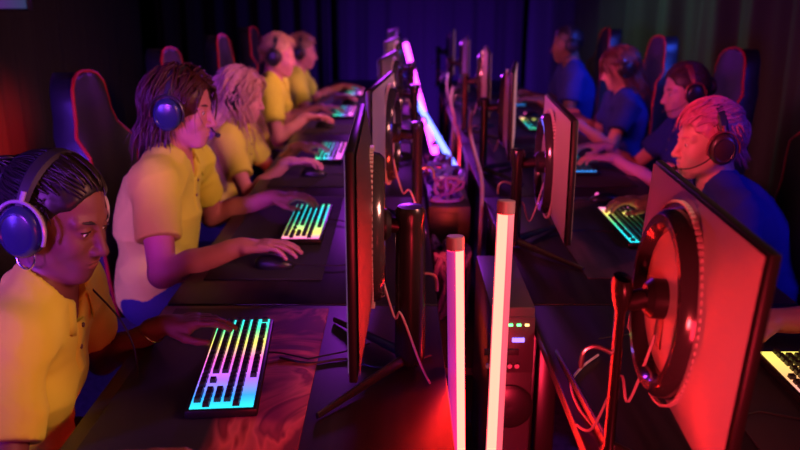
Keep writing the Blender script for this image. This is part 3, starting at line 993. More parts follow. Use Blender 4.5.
# ------------------------------------------------------------------ mouse pads and mice
padm = mat('mouse_pad_cloth', (0.018, 0.016, 0.02), 0.75, bump=0.3, bscale=800)
def swirl_pad():  # red light of the tubes is put into the swirl's colours
    m = bpy.data.materials.new('mouse_pad_swirl_red_light')
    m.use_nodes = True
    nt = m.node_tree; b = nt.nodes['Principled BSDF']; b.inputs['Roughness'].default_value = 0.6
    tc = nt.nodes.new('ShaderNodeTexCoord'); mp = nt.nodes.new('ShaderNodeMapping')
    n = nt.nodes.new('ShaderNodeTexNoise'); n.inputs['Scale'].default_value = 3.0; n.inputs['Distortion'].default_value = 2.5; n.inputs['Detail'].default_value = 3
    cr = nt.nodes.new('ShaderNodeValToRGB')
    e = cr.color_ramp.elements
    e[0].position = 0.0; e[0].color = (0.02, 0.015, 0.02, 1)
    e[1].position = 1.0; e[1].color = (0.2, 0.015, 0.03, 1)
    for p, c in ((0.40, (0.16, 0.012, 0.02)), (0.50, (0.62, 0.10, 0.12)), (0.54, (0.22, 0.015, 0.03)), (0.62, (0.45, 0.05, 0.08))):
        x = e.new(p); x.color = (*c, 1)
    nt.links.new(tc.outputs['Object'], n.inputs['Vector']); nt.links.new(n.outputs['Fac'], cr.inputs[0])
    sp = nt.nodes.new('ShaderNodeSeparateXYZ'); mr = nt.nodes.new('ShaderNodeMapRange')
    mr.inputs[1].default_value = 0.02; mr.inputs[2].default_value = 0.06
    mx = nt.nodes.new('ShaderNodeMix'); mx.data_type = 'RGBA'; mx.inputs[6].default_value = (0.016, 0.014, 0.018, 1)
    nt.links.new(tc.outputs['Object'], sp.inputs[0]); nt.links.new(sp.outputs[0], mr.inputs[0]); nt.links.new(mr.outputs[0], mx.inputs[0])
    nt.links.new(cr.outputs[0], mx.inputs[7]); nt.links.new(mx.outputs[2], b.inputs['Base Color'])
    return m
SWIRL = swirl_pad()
def pad(label, cx, cy, sx, sy, m=None):
    o = MB().box((0, 0, 0.002), (sx, sy, 0.004), 0.0018).build('mouse_pad', m or padm)
    o.location = (cx, cy, ZD + 0.0003)
    return tag(o, label, 'mouse pad', 'mouse pads on the desks')
pad('black mouse pad with a swirl picture on its right, red light painted in, nearest left desk', -0.385, 1.42, 0.40, 1.04, SWIRL)
pad('dark mouse pad under the keyboard of the long-haired man', -0.395, 2.64, 0.34, 0.96)
pad('dark mouse pad before the girl with long wavy hair', -0.395, 3.74, 0.34, 0.90)
pad('dark mouse pad before the blond boy with headset', -0.395, 5.0, 0.34, 0.84)
pad('dark mouse pad before the farthest yellow-shirted player', -0.395, 6.15, 0.34, 0.84)
pad('dark mouse pad under the keyboard at the bottom right corner', 0.83, 1.40, 0.36, 1.0)
pad('rubber mouse pad with grey stripes under the pink-haired player keyboard', 0.75, 2.62, 0.42, 0.90, noise_col(mat('mouse_pad_streaks', (0.05, 0.05, 0.05), 0.6), (0.012, 0.012, 0.014), (0.06, 0.045, 0.05), 3.0, (5, 0.8, 1)))
pad('dark mouse pad under the cyan keyboard of the second navy player', 0.83, 3.72, 0.36, 0.86)
pad('dark mouse pad before the third navy player', 0.83, 4.86, 0.36, 0.80)
pad('dark mouse pad before the farthest navy player', 0.83, 5.95, 0.36, 0.80)
def mouse(label, x, y, rz):
    t = thing('gaming_mouse', label, 'mouse', (x, y, ZP), rz, 'computer mice')
    mb = MB()
    bm = bmesh.new(); bmesh.ops.create_uvsphere(bm, u_segments=24, v_segments=14, radius=1)
    for v in bm.verts:
        v.co.z = max(v.co.z, -0.25)
        v.co = Vector((v.co.x * 0.060, v.co.y * (0.031 - 0.003 * math.cos(v.co.x * 2)), (v.co.z + 0.25) * 0.029 * (1.08 - 0.22 * v.co.x)))
    mb._bm(bm).build('shell', BLK, t)
    MB().cyl((0.030, -0.004, 0.027), (0.030, 0.004, 0.027), 0.009).build('scroll_wheel', mat('wheel_glow', (0.02, 0.02, 0.02), emit=(1, 0.1, 0.5), est=1.5), t)
    MB().tube([(0.058, 0, 0.008), (0.10, 0.01, 0.004), (0.18, 0.0, 0.004), (0.27, 0.03, 0.004)], 0.0017, 6).build('cable', CABLE, t)
    return t
mouse('mouse under the right hand of the nearest yellow-shirted woman', -0.36, 1.13, 0)
mouse('mouse under the right hand of the long-haired man', -0.375, 2.26, 0)
mouse('mouse under the right hand of the girl with long wavy hair', -0.385, 3.49, 0)
mouse('mouse under the right hand of the blond boy with headset', -0.45, 4.80, 0)
mouse('mouse under the right hand of the farthest yellow-shirted player', -0.36, 5.80, 0)
mouse('mouse at the far right, under the hand of the player outside the frame', 0.74, 1.77, PI)
mouse('mouse of the pink-haired navy player', 0.80, 3.03, PI)
mouse('mouse of the second navy player', 0.84, 4.03, PI)
mouse('mouse of the third navy player', 0.84, 5.16, PI)

# ------------------------------------------------------------------ monitors with ring-shaped backs on column stands
SHELLM = mat('charcoal_monitor_shell', (0.10, 0.10, 0.105), 0.3)
SCRM = ramp_emit('game_screen', [(0, (0.9, 0.22, 0.20)), (0.3, (0.8, 0.38, 0.30)), (0.55, (0.35, 0.12, 0.5)), (0.8, (0.9, 0.30, 0.22)), (1, (0.3, 0.12, 0.45))], 1, -0.3, 0.3, 0.6)
def monitor(label, x, y, rz, top=1.22, colx=-0.125, coly=0.0, tilt=0.0, roll=0.0, legs=(52, -52), wd=0.60, ringside=0.0, shell=None, ht=0.36, colr=1.0, leglen=0.30):
    t = thing('monitor', label, 'monitor', (x, y, ZD), rz, 'gaming monitors with ring-shaped backs')
    hz = top - ZD - ht / 2
    M = Matrix.Translation((0, 0, hz)) @ Matrix.Rotation(R(roll), 4, 'X') @ Matrix.Rotation(R(tilt), 4, 'Y')
    MB().box((0, 0, 0), (0.016, wd, ht), 0.004, M=M).build('bezel', BLK, t)
    MB().box((0.0085, 0, 0.004), (0.002, wd - 0.02, ht - 0.024), M=M).build('screen', SCRM, t)
    b = MB()
    # slightly domed back shell
    nu, nv = 24, 16
    vs = []; fs = []
    for i in range(nu + 1):
        for j in range(nv + 1):
            a = -1 + 2 * i / nu; c = -1 + 2 * j / nv
            d = 0.026 * (1 - abs(a) ** 3) * (1 - abs(c) ** 3) + 0.004
            vs.append(M @ Vector((-0.008 - d, a * (wd / 2 - 0.006), c * (ht / 2 - 0.006))))
    for i in range(nu):
        for j in range(nv):
            fs.append((i * (nv + 1) + j, i * (nv + 1) + j + 1, (i + 1) * (nv + 1) + j + 1, (i + 1) * (nv + 1) + j))
    b.raw([tuple(v) for v in vs], fs)
    bk = b.build('back_shell', shell or SHELL, t, auto=60)
    cy = ringside
    MB().lathe([(0.118, 0.020), (0.124, 0.046), (0.132, 0.056), (0.146, 0.056), (0.156, 0.046), (0.160, 0.026), (0.160, 0.016)], (0, cy, -0.005), (-1, 0, 0), 72, M=M).build('ring', GLOSS, t)
    dots = MB()
    for k in range(84):
        a = 2 * PI * k / 84
        dots.box((-0.0305, cy + 0.170 * math.cos(a), -0.005 + 0.170 * math.sin(a)), (0.008, 0.004, 0.007), rot=(a, 0, 0), M=M)
    dots.build('vent_ring', mat('vent_grey', (0.5, 0.45, 0.45), 0.4), t, smooth=False)
    MB().box((-0.034, cy, -0.055), (0.010, 0.045, 0.060), 0.004, M=M).build('port_recess', BLK, t)
    MB().lathe([(0.0, 0.0), (0.034, 0.0), (0.034, 0.030), (0.024, 0.040), (0.0, 0.040)], (-0.030, cy, 0.0), (-1, 0, 0), 32, M=M).build('hub', BLK, t)
    A = M @ Vector((-0.068, cy, 0)); Bp = Vector((colx, coly, hz + 0.0))
    MB().tube([A, (A + Bp) / 2 + Vector((0, 0, -0.004)), Bp], 0.017, 14).build('arm', BLK, t)
    c = MB()
    c.lathe([(0.0, 0.0), (0.030, 0.0), (0.026 * colr, 0.02), (0.024 * colr, hz - 0.03), (0.030, hz - 0.01), (0.034, hz + 0.018), (0.028, hz + 0.030), (0.0, hz + 0.032)], (colx, coly, 0.010), (0, 0, 1), 28, sx=0.72 * colr)
    c.build('column', mat('column_black', (0.02, 0.02, 0.022), 0.25, 0.3), t)
    for a in legs:
        d = Vector((math.cos(R(a)), math.sin(R(a)), 0))
        o = Vector((colx, coly, 0.010))
        pts = [o + Vector((0, 0, 0.012)), o + d * 0.10 + Vector((0, 0, 0.008)), o + d * leglen + Vector((0, 0, -0.002))]
        MB().tube(pts, [0.015, 0.012, 0.007], 10, flat=0.6).build('foot', DMETAL, t)
    MB().tube(smooth_path([(colx, coly, 0.20), (colx - 0.035, coly, 0.215), (colx - 0.055, coly, 0.205), (colx - 0.058, coly, 0.175)]), 0.004, 8).build('cable_clip', METAL, t)
    MB().tube(smooth_path([M @ Vector((-0.038, cy + 0.01, -0.07)), Vector((-0.075, cy + 0.02, hz - 0.20)), Vector((colx + 0.02, coly + 0.045, 0.14)), Vector((colx - 0.02, coly + 0.05, 0.03)), Vector((colx - 0.04, coly + 0.10, 0.006))]), 0.0026, 8).build('video_cable', PURPCABLE, t)
    return t
# right row, screens towards +x
monitor('large red-lit monitor seen from behind at the right edge, ring on its back', 0.478, 1.245, R(-3.3), 1.222, colx=-0.108, coly=0.0, tilt=4.0, legs=(95, -40), wd=0.585, colr=0.7, leglen=0.42)
monitor('monitor with violet and orange back, second from the camera in the right row', 0.495, 2.47, R(-3), 1.20)
monitor('violet-orange monitor back, third from the camera in the right row', 0.50, 3.55, R(-9), 1.22)
monitor('monitor back, fourth from the camera in the right row', 0.50, 4.65, R(-4), 1.22)
monitor('monitor back, fifth from the camera in the right row', 0.48, 5.8, R(-4), 1.22)
monitor('farthest monitor of the right row, thin against the blue curtain', 0.45, 6.9, R(-4), 1.22)
# left row, screens towards -x
monitor('dark monitor seen edge-on, nearest in the left row', -0.088, 1.62, PI + R(0.5), 1.28, colx=-0.11, shell=SHELLD, ht=0.43, colr=1.35)
monitor('monitor with a glowing salmon back, second in the left row', -0.065, 2.72, PI + R(-6), 1.25)
monitor('red-rimmed monitor back, third in the left row', -0.055, 3.85, PI + R(-7), 1.25, shell=SHELLM)
monitor('red-rimmed monitor back, fourth in the left row', -0.05, 5.1, PI + R(-7), 1.25, shell=SHELLM)
monitor('farthest monitor of the left row', -0.05, 6.35, PI + R(-7), 1.25, shell=SHELLM)

# ------------------------------------------------------------------ light tubes standing between the rows
def tube_mat(name, c, s):
    m = mat(name, c, 0.4, emit=c, est=s); return m
TRED = tube_mat('tube_red', (1.0, 0.0125, 0.0085), 60.0)
TREDP = tube_mat('tube_red_pale', (1.0, 0.10, 0.16), 1.3)
TMAG = tube_mat('tube_magenta', (1.0, 0.05, 0.62), 5.0)
TVIO = tube_mat('tube_violet', (0.80, 0.045, 1.0), 9.0)
TBLU = tube_mat('tube_blue_white', (0.10, 0.13, 1.0), 7.0)
def light_tube(label, top, bot, r, glow, side, house=None, frac=0.5):
    top = Vector(top); bot = Vector(bot)
    t = thing('light_tube', label, 'light tube', tuple(bot), 0, 'LED light tubes between the desks')
    ax = (top - bot); L = ax.length; q = ax.to_track_quat('Z', 'Y').to_matrix()
    z = ax.normalized(); s_ = Vector(side); s_ = (s_ - z * s_.dot(z)).normalized(); v = z.cross(s_)
    def sector(a0, a1, n, rr, z0, z1):
        vs = []; fs = []
        for i in range(n + 1):
            a = a0 + (a1 - a0) * i / n
            d = s_ * math.cos(a) + v * math.sin(a)
            for zz in (z0, z1): vs.append(tuple(bot + z * zz + d * rr))
        for i in range(n): fs.append((2 * i, 2 * i + 2, 2 * i + 3, 2 * i + 1))
        return vs, fs
    h = PI * frac
    MB().raw(*sector(-h, h, 20, r, 0.03, L - 0.03)).build('diffuser', glow, t, world=True)
    MB().raw(*sector(h, 2 * PI - h, 16, r, 0.03, L - 0.03)).build('housing', house or METAL, t, world=True)
    for a, b in ((0, 0.03), (L - 0.03, L)):
        MB().cyl(bot + z * a, bot + z * b, r * 1.06, n=28, bev=0.002).build('end_cap', mat('cap_grey', (0.3, 0.25, 0.27), 0.4), t, world=True)
    return t
light_tube('left of the two near upright tubes, glowing white-red on its right half', (0.117, 1.62, 1.04), (0.140, 1.54, 0.02), 0.0185, TRED, (0.55, -0.83, 0), mat('tube_back_violet', (0.5, 0.25, 0.45), 0.35, emit=(0.7, 0.06, 0.75), est=0.30), 0.20)
light_tube('right of the two near upright tubes, leaning left and glowing white-red', (0.232, 1.69, 1.10), (0.205, 1.58, 0.02), 0.0190, TRED, (-0.50, -0.86, 0), mat('tube_back_pink', (0.6, 0.4, 0.4), 0.35, emit=(1.0, 0.16, 0.22), est=0.8), 0.21)
light_tube('far magenta-violet tube leaning right against the blue curtain', (0.035, 6.15, 1.18), (0.26, 5.8, 0.36), 0.020, TVIO, (0, -1, 0), None, 0.5)
light_tube('far blue-white tube crossing below the violet one', (0.105, 5.85, 0.79), (0.39, 5.0, 0.39), 0.020, TBLU, (0, -1, 0), None, 0.5)
light_tube('short violet tube low behind the left monitors', (0.215, 5.0, 0.62), (0.25, 4.9, 0.36), 0.018, TVIO, (0, -1, 0), None, 0.5)

# ------------------------------------------------------------------ middle gangway: bench, computers, cables
t = thing('equipment_bench', 'low black bench running between the two rows of desks', 'bench', (0.218, 4.9, 0))
MB().box((0, 0, 0.33), (0.21, 5.0, 0.03), 0.004).build('bench_top', mat('bench_grey', (0.20, 0.19, 0.19), 0.6), t)
for yy in (-2.3, 0, 2.3):
    for xx in (-0.09, 0.09): MB().box((xx, yy, 0.158), (0.02, 0.04, 0.315)).build('leg', DMETAL, t)
LEDG = mat('led_green', (0.02, 0.1, 0.03), emit=(0.1, 1.0, 0.25), est=4); LEDB = mat('led_blue', (0.02, 0.02, 0.1), emit=(0.25, 0.15, 1.0), est=3); LEDA = mat('led_amber', (0.1, 0.06, 0.02), emit=(1, 0.6, 0.2), est=3)
def tower(label, x, y, z, w_=0.19, d=0.42, h=0.44, detail=True):
    t = thing('computer_tower', label, 'computer', (x, y, z), 0, 'computers between the desks')
    MB().box((0, 0, h / 2), (w_, d, h), 0.006).build('case', mat('case_dark_grey', (0.06, 0.055, 0.06), 0.4), t)
    f = -d / 2 - 0.001
    MB().box((-0.02 if w_ > 0.15 else 0, f, h - 0.10), (0.11, 0.004, 0.15), 0.001).build('port_panel', mat('port_grey', (0.05, 0.045, 0.05), 0.4), t)
    if detail:
        for k in range(3): MB().box((-0.005 + k * 0.020 if w_ < 0.15 else -0.055 + k * 0.022, f - 0.004, h - 0.045), (0.010, 0.006, 0.005)).build('indicator_light', (LEDG, LEDG, LEDA)[k], t)
        MB().box((0.015 if w_ < 0.15 else -0.030, f - 0.004, h - 0.085), (0.030, 0.006, 0.010)).build('indicator_light', LEDB, t)
        for k in range(5): MB().cyl((-0.058 + k * 0.018, f - 0.008, h - 0.155), (-0.058 + k * 0.018, f, h - 0.155), 0.006, n=16).build('audio_jack', METAL, t)
        for k in range(2): MB().box((-0.05 + k * 0.05, f - 0.003, h - 0.118), (0.035, 0.006, 0.016), 0.001).build('socket', BLKM, t)
        MB().lathe([(0.0, 0), (0.055, 0), (0.06, 0.004), (0.05, 0.008), (0.0, 0.006)], (0, f, h - 0.27), (0, -1, 0), 28).build('fan_grille', DMETAL, t)
    return t
tower('black computer between the desks with green and blue port lights', 0.277, 2.02, 0.226, 0.11, 0.40, 0.57)
t = thing('equipment_stand', 'small black stand under the nearest computer', 'stand', (0.24, 2.02, 0))
MB().box((0, 0, 0.215), (0.18, 0.42, 0.02), 0.003).build('stand_top', BLKM, t)
for xx in (-0.075, 0.075):
    for yy in (-0.19, 0.19): MB().box((xx, yy, 0.102), (0.02, 0.02, 0.204)).build('leg', DMETAL, t)
tower('black computer on the bench under the crumpled cable bundle', 0.20, 3.30, 0.346, 0.17, 0.40, 0.36, False)
tower('third black computer from the camera on the bench', 0.21, 4.25, 0.346, 0.17, 0.40, 0.22, False)
# crumpled bundles and hanging loops
def bundle(label, c, rad, n, m, seed, rr=0.006, cat='cables', zs=1.0):
    rng = np.random.default_rng(seed)
    mb = MB()
    for k in range(n):
        ph = rng.random(6) * 6.28; pts = []
        f = rng.integers(1, 4, 3)
        for i in range(26):
            a = 2 * PI * i / 25
            pts.append((rad[0] * math.sin(f[0] * a + ph[0]) * (0.5 + 0.5 * math.sin(a + ph[3])), rad[1] * math.sin(f[1] * a + ph[1]), rad[2] * (1 + math.sin(f[2] * a + ph[2])) / 2 + rr + 0.001))
        mb.tube(pts, rr, 6)
    o = mb.build('cable_bundle', m)
    o.location = c
    return tag(o, label, cat, kind='stuff')
VC = mat('wrap_violet_light', (0.22, 0.14, 0.60), 0.3)  # violet light on the bundles, painted into their base colour
bundle('cable bundle painted as violet-lit, heaped on the bench in front of the second computer', (0.19, 2.88, 0.346), (0.07, 0.12, 0.26), 14, VC, 8, 0.009)
bundle('crumpled cable bundle painted as violet-lit, on the second computer', (0.19, 3.28, 0.707), (0.07, 0.14, 0.10), 12, VC, 4, 0.008)
bundle('cable bundle painted as violet-lit, on the third computer', (0.21, 4.25, 0.567), (0.08, 0.16, 0.08), 10, VC, 5, 0.008)
bundle('loose black cables lying on the floor between the desks', (0.22, 1.35, 0.001), (0.10, 0.35, 0.06), 9, CABLE, 6, 0.006)
def cable(label, pts, r, m):
    cu = []
    P = [Vector(p) for p in pts]
    for i in range(len(P) - 1):
        p0 = P[max(i - 1, 0)]; p1 = P[i]; p2 = P[i + 1]; p3 = P[min(i + 2, len(P) - 1)]
        for k in range(8):
            t_ = k / 8
            cu.append(0.5 * ((2 * p1) + (-p0 + p2) * t_ + (2 * p0 - 5 * p1 + 4 * p2 - p3) * t_ ** 2 + (-p0 + 3 * p1 - 3 * p2 + p3) * t_ ** 3))
    cu.append(P[-1])
    o = MB().tube(cu, r, 8).build('cable', m)
    return tag(o, label, 'cable')
cable('thin looping cable on the nearest right desk beside the monitor foot', [(0.45, 1.66, 0.745), (0.40, 1.60, 0.744), (0.36, 1.52, 0.746), (0.355, 1.42, 0.744), (0.37, 1.32, 0.745), (0.36, 1.2, 0.744)], 0.003, PURPCABLE)
cable('black cable across the nearest left desk towards the monitor foot', [(-0.27, 1.64, 0.748), (-0.20, 1.62, 0.744), (-0.12, 1.64, 0.744), (-0.04, 1.60, 0.744), (0.07, 1.66, 0.744)], 0.003, CABLE)
for k, (x, y, lab) in enumerate(((0.33, 4.9, 'pale cable hanging in a long loop behind the fourth right monitor'), (0.31, 4.1, 'pale cable drooping behind the third right monitor'), (0.335, 3.2, 'pale cable sagging beside the second computer'))):
    cable(lab, [(x - 0.02, y + 0.35, 1.02), (x - 0.035, y + 0.2, 0.96), (x - 0.02, y + 0.1, 0.88), (x - 0.005, y - 0.05, 0.80), (x - 0.02, y - 0.2, 0.66), (x - 0.03, y - 0.25, 0.50)], 0.008, PURPCABLE)

# ------------------------------------------------------------------ gaming chairs
def chair_proto(label, loc, rz):
    t = thing('gaming_chair', label, 'chair', loc, rz, 'racing-style gaming chairs')
    prof = [(0.44, 0.225), (0.52, 0.245), (0.62, 0.265), (0.76, 0.262), (0.88, 0.235), (0.96, 0.240), (1.02, 0.236), (1.08, 0.205), (1.13, 0.175), (1.18, 0.165), (1.225, 0.150), (1.255, 0.110), (1.268, 0.06), (1.272, 0.012)]
    prof = [(z, w_ * 0.90) for z, w_ in prof]
    nu = 20
    vs = []; fs = []
    def pt(z, w_, u, back):
        ex = -0.225 - 0.07 * (z - 0.44)
        bol = 0.065 * abs(u) ** 3 * min(1, w_ / 0.2) * (1.0 if z < 1.05 else 0.35)
        pad_ = 0.02 * math.cos(u * PI / 2) * (1 if z < 1.2 else 0.5)
        if back: return (ex - 0.035 - 0.03 * (1 - u * u) + bol * 0.6, w_ * u, z)
        return (ex + 0.035 + bol + pad_, w_ * u, z)
    for z, w_ in prof:
        for i in range(nu + 1):
            vs.append(pt(z, w_, -1 + 2 * i / nu, False))
        for i in range(nu + 1):
            vs.append(pt(z, w_, 1 - 2 * i / nu, True))
    m = 2 * (nu + 1)
    for a in range(len(prof) - 1):
        for i in range(m): fs.append((a * m + i, a * m + (i + 1) % m, (a + 1) * m + (i + 1) % m, (a + 1) * m + i))
    fs.append(tuple(range(m - 1, -1, -1))); fs.append(tuple((len(prof) - 1) * m + i for i in range(m)))
    MB().raw(vs, fs).build('backrest', LEATHER, t, auto=70)
    path = []
    for s in (-1, 1):
        rr = prof if s == -1 else prof[::-1]
        for z, w_ in rr:
            p = Vector(pt(z, w_, s, False)) + Vector((-0.004, s * 0.003, 0.004 if z > 1.2 else 0)); path.append(p)
    MB().tube(path, 0.0065, 8).build('piping', REDPIPE, t)
    # seat
    s_ = MB()
    vs = []; fs = []
    ns = 14
    for i in range(ns + 1):
        x = -0.22 + 0.50 * i / ns
        for side in (0, 1):
            for j in range(nu + 1):
                u = (-1 + 2 * j / nu) * (1 if side == 0 else -1)
                w_ = 0.265 - 0.03 * (i / ns) ** 4
                if side == 0: z = 0.455 + 0.035 * abs(u) ** 4 - 0.02 * (i / ns) ** 5
                else: z = 0.375 + 0.02 * u * u
                vs.append((x, w_ * u, z))
    for i in range(ns):
        for j in range(m): fs.append((i * m + j, i * m + (j + 1) % m, (i + 1) * m + (j + 1) % m, (i + 1) * m + j))
    fs.append(tuple(range(m))); fs.append(tuple(ns * m + j for j in range(m - 1, -1, -1)))
    s_.raw(vs, fs).build('seat', LEATHER, t, auto=60)
    MB().cyl((0, 0, 0.10), (0, 0, 0.37), 0.026).build('gas_cylinder', DMETAL, t)
    for k in range(5):
        a = 2 * PI * k / 5 + 0.3
        d = Vector((math.cos(a), math.sin(a), 0))
        lg = MB().tube([Vector((0, 0, 0.115)), d * 0.15 + Vector((0, 0, 0.10)), d * 0.29 + Vector((0, 0, 0.075))], [0.028, 0.022, 0.016], 10, flat=0.8).build('base_leg', BLKM, t)
        n = Vector((-d.y, d.x, 0)); c = d * 0.29 + Vector((0, 0, 0.031))
        MB().cyl(c - n * 0.028, c - n * 0.008, 0.030, n=20).cyl(c + n * 0.008, c + n * 0.028, 0.030, n=20).build('wheel', RUB, lg)
    return t
CH = chair_proto('black chair with red piping behind the long-haired man', (-0.825, 2.74, 0), R(0))
for (x, y, rz, lab) in ((-1.02, 1.40, 4, 'dark chair of the nearest yellow-shirted woman, at the left edge'), (-0.86, 3.88, -3, 'chair with red edge behind the girl with long wavy hair'),
                        (-0.86, 5.05, -3, 'chair with a pale lit edge behind the blond boy'), (-0.86, 6.13, -3, 'chair of the farthest yellow-shirted player'),
                        (1.52, 1.50, 180, 'chair of the player outside the frame at bottom right'), (1.24, 2.62, 182, 'dark chair behind the pink-haired navy player'),
                        (1.34, 3.85, 182, 'red-edged chair behind the second navy player'), (1.31, 4.90, 182, 'red-edged chair behind the third navy player'),
                        (1.24, 5.90, 180, 'red-edged chair behind the farthest navy player')):
    c = copy_tree(CH); c.location = (x, y, 0); c.rotation_euler = (0, 0, R(rz)); c['label'] = lab
# ------------------------------------------------------------------ the players
YEL = mat('yellow_polo_cloth', (0.68, 0.82, 0.07), 0.85, noise=0.05, nscale=14, bump=0.5, bscale=900, spec=0.25)
NAV = mat('navy_polo_cloth', (0.018, 0.026, 0.20), 0.85, noise=0.08, nscale=14, bump=0.5, bscale=900, spec=0.25)
SK1 = skin_mat('skin_deep_brown', (0.17, 0.065, 0.055)); SK2 = skin_mat('skin_fair', (0.52, 0.20, 0.19)); SK3 = skin_mat('skin_light', (0.56, 0.25, 0.23)); SK4 = skin_mat('skin_dark_brown', (0.17, 0.085, 0.055))
LP1 = mat('lips_brown', (0.26, 0.09, 0.07), 0.4); LP2 = mat('lips_pink', (0.55, 0.20, 0.18), 0.4)
def hairm(name, c, spec=0.4): return mat(name, c, 0.42, noise=0.35, nscale=90, spec=spec)
HB = hairm('hair_black', (0.012, 0.009, 0.009)); HBR = hairm('hair_auburn', (0.055, 0.015, 0.010)); HBL = hairm('hair_blond', (0.55, 0.36, 0.17)); HLB = hairm('hair_long_blond', (0.50, 0.27, 0.22))
HPK = hairm('hair_pink_blond', (0.50, 0.11, 0.20)); HDK = hairm('hair_dark_brown', (0.045, 0.018, 0.013))
FINE = 0.0030
rngs = lambda s: np.random.default_rng(s)
def face_open(d, top=0.50, side=0.18):
    """directions that carry hair"""
    if d[0] > 0.30 and d[2] < top: return False
    if d[0] > side and d[2] < 0.05: return False
    if d[2] < -0.62: return False
    return True
FCUT = lambda F: [fell(F, (0.060, 0, -0.002), (0.050, 0.12, 0.052)), fell(F, (0.100, 0, 0.040), (0.056, 0.070, 0.046)), fell(F, (0.120, 0, -0.015), (0.084, 0.092, 0.098)), fell(F, (0.050, 0, -0.135), (0.105, 0.15, 0.088))]
def put_hair(p, m, base_kw, locks):
    F = p['FH']; root = p['root']
    V, Q = hair_base(F, base_kw.pop('cut', FCUT(F)), **base_kw)
    o = np_object('hair', V, Q, m, root)
    if locks:
        # the locks are joined into the same hair mesh
        me = o.data
        bm = bmesh.new(); bm.from_mesh(me)
        for mb in locks:
            tmp = bpy.data.meshes.new('t'); VV = np.concatenate(mb.v)
            tmp.from_pydata([tuple(x) for x in VV], [], mb.f); tmp.polygons.foreach_set('use_smooth', [True] * len(mb.f))
            bm.from_mesh(tmp); bpy.data.meshes.remove(tmp)
        bm.to_mesh(me); bm.free(); me.update()
    return o

# --- yellow team, from the camera backwards
p = build_person('woman in a yellow polo with hair tied back and hoop earrings, nearest at left', '', (-0.88, 1.50), (-0.665, 1.50, 1.115), 2, -15, -17, 3,
                 (-0.47, 1.13, 0.800), (-0.545, 1.70, 0.800), hr_dir=(1, 0.05, 0), hl_dir=(1, 0.22, 0), lean=0.13, sc=0.97, fem=True, skin=SK1, lipm=LP1, shirtm=YEL, browm=HB, fine=FINE,
                 curlL=((6, 16, 12), (8, 18, 14), (12, 24, 18), (16, 30, 20)), curlR=(8, 22, 16), shoulder_w=0.165)
W1 = p
F = p['FH']
put_hair(p, HB, dict(cut=FCUT(F), extra=[fell(F, (-0.125, 0, 0.045), (0.045, 0.045, 0.042))]), [
    hair_locks(F, rngs(1), 520, lambda d: face_open(d, 0.38, 0.14), lambda q, t: (-0.13 - q[0], -q[1] * 1.2, 0.012 - q[2] * 0.9), 11, 0.012, 0.0030, 0.003, jitter=0.10),
    hair_locks(F, rngs(2), 60, lambda d: True, lambda q, t: (math.sin(q[1] * 60), math.cos(q[2] * 50), 0.2), 8, 0.009, 0.0032, 0.002, cr=(0.047, 0.047, 0.044), cen=(-0.125, 0, 0.045), jitter=0.5),
    hair_locks(F, rngs(5), 30, lambda d: 0.15 < d[0] < 0.45 and -0.1 < d[2] < 0.5, lambda q, t: (-0.2 + math.sin(t * 7), 0.1, -0.8), 5, 0.006, 0.0012, 0.004, jitter=0.5)])
# hoop earrings, bracelet, headset
for s in (1, -1):
    c = F.pt((-0.002, s * 0.083, -0.064))
    MB().torus(tuple(c), tuple(F.vec((0.25, 1, 0))), 0.024, 0.0018, 40, 8).build('hoop_earring', mat('silver_hoop', (0.7, 0.65, 0.7), 0.2, 1.0), p['root'], world=True)
fa = unit(p['WL'] - p['EL'])
MB().torus(tuple(p['WL'] - fa * 0.035), tuple(fa), 0.0285, 0.0022, 36, 8).build('bracelet', GOLD, p['root'], world=True)
N = p['N']; f = p['f']; l = p['l']
make_headset('large headset with blue cups on the woman nearest the camera', F, big=1.14, cup_mat=BLUECUP, yoke_mat=mat('yoke_pale', (0.45, 0.42, 0.5), 0.3, 0.3), tilt=-6,
             mic_side=1, mic=False, cable=[F.pt((-0.01, 0.09, -0.05)), N + l * 0.075 + f * 0.03 + np.array([0, 0, 0.02]), N + l * 0.05 + f * 0.128 + np.array([0, 0, -0.10]), N + l * 0.05 + f * 0.150 + np.array([0, 0, -0.22]), N + l * 0.06 + f * 0.12 + np.array([0, 0, -0.42])])
p = build_person('man in a yellow polo with shaggy auburn hair and a headset', '', (-0.91, 2.55), (-0.705, 2.58, 1.175), -4, 0, -9, 0,
                 (-0.475, 2.27, 0.805), (-0.475, 2.88, 0.80), hr_dir=(1, -0.03, 0), hl_dir=(1, -0.02, 0), lean=0.08, sc=1.0, skin=SK2, lipm=LP2, shirtm=YEL, browm=HBR, fine=FINE,
                 curlR=((10, 16, 12), (10, 18, 14), (12, 22, 16), (14, 24, 18)), curlL=(12, 26, 22))
F = p['FH']
def shag(q, t):
    if q[0] > 0.045 and q[2] > 0.02: return (0.25 - t, np.sign(q[1] + 0.02) * 1.0, -0.9 * t - 0.15)
    return (-0.20 if t < 0.5 else 0.15, np.sign(q[1]) * (0.25 if t < 0.5 else -0.05), -1.0)
put_hair(p, HBR, dict(cut=[fell(F, (0.105, 0, 0.035), (0.056, 0.055, 0.046)), fell(F, (0.128, 0, -0.015), (0.076, 0.088, 0.090)), fell(F, (0.075, 0, -0.135), (0.10, 0.13, 0.10))], cr=(0.112, 0.090, 0.100), extra=[fcone(F, (-0.07, 0.0, -0.02), (-0.065, 0, -0.10), 0.062, 0.050)]), [
    hair_locks(F, rngs(11), 750, lambda d: face_open(d, 0.42, 0.25), shag, 12, 0.013, 0.0032, 0.009, cr=(0.110, 0.090, 0.100), jitter=0.22)])
make_headset('dark blue-lit headset with microphone on the auburn-haired man', F, big=1.14, cup_mat=BLUECUP, mic_side=1)

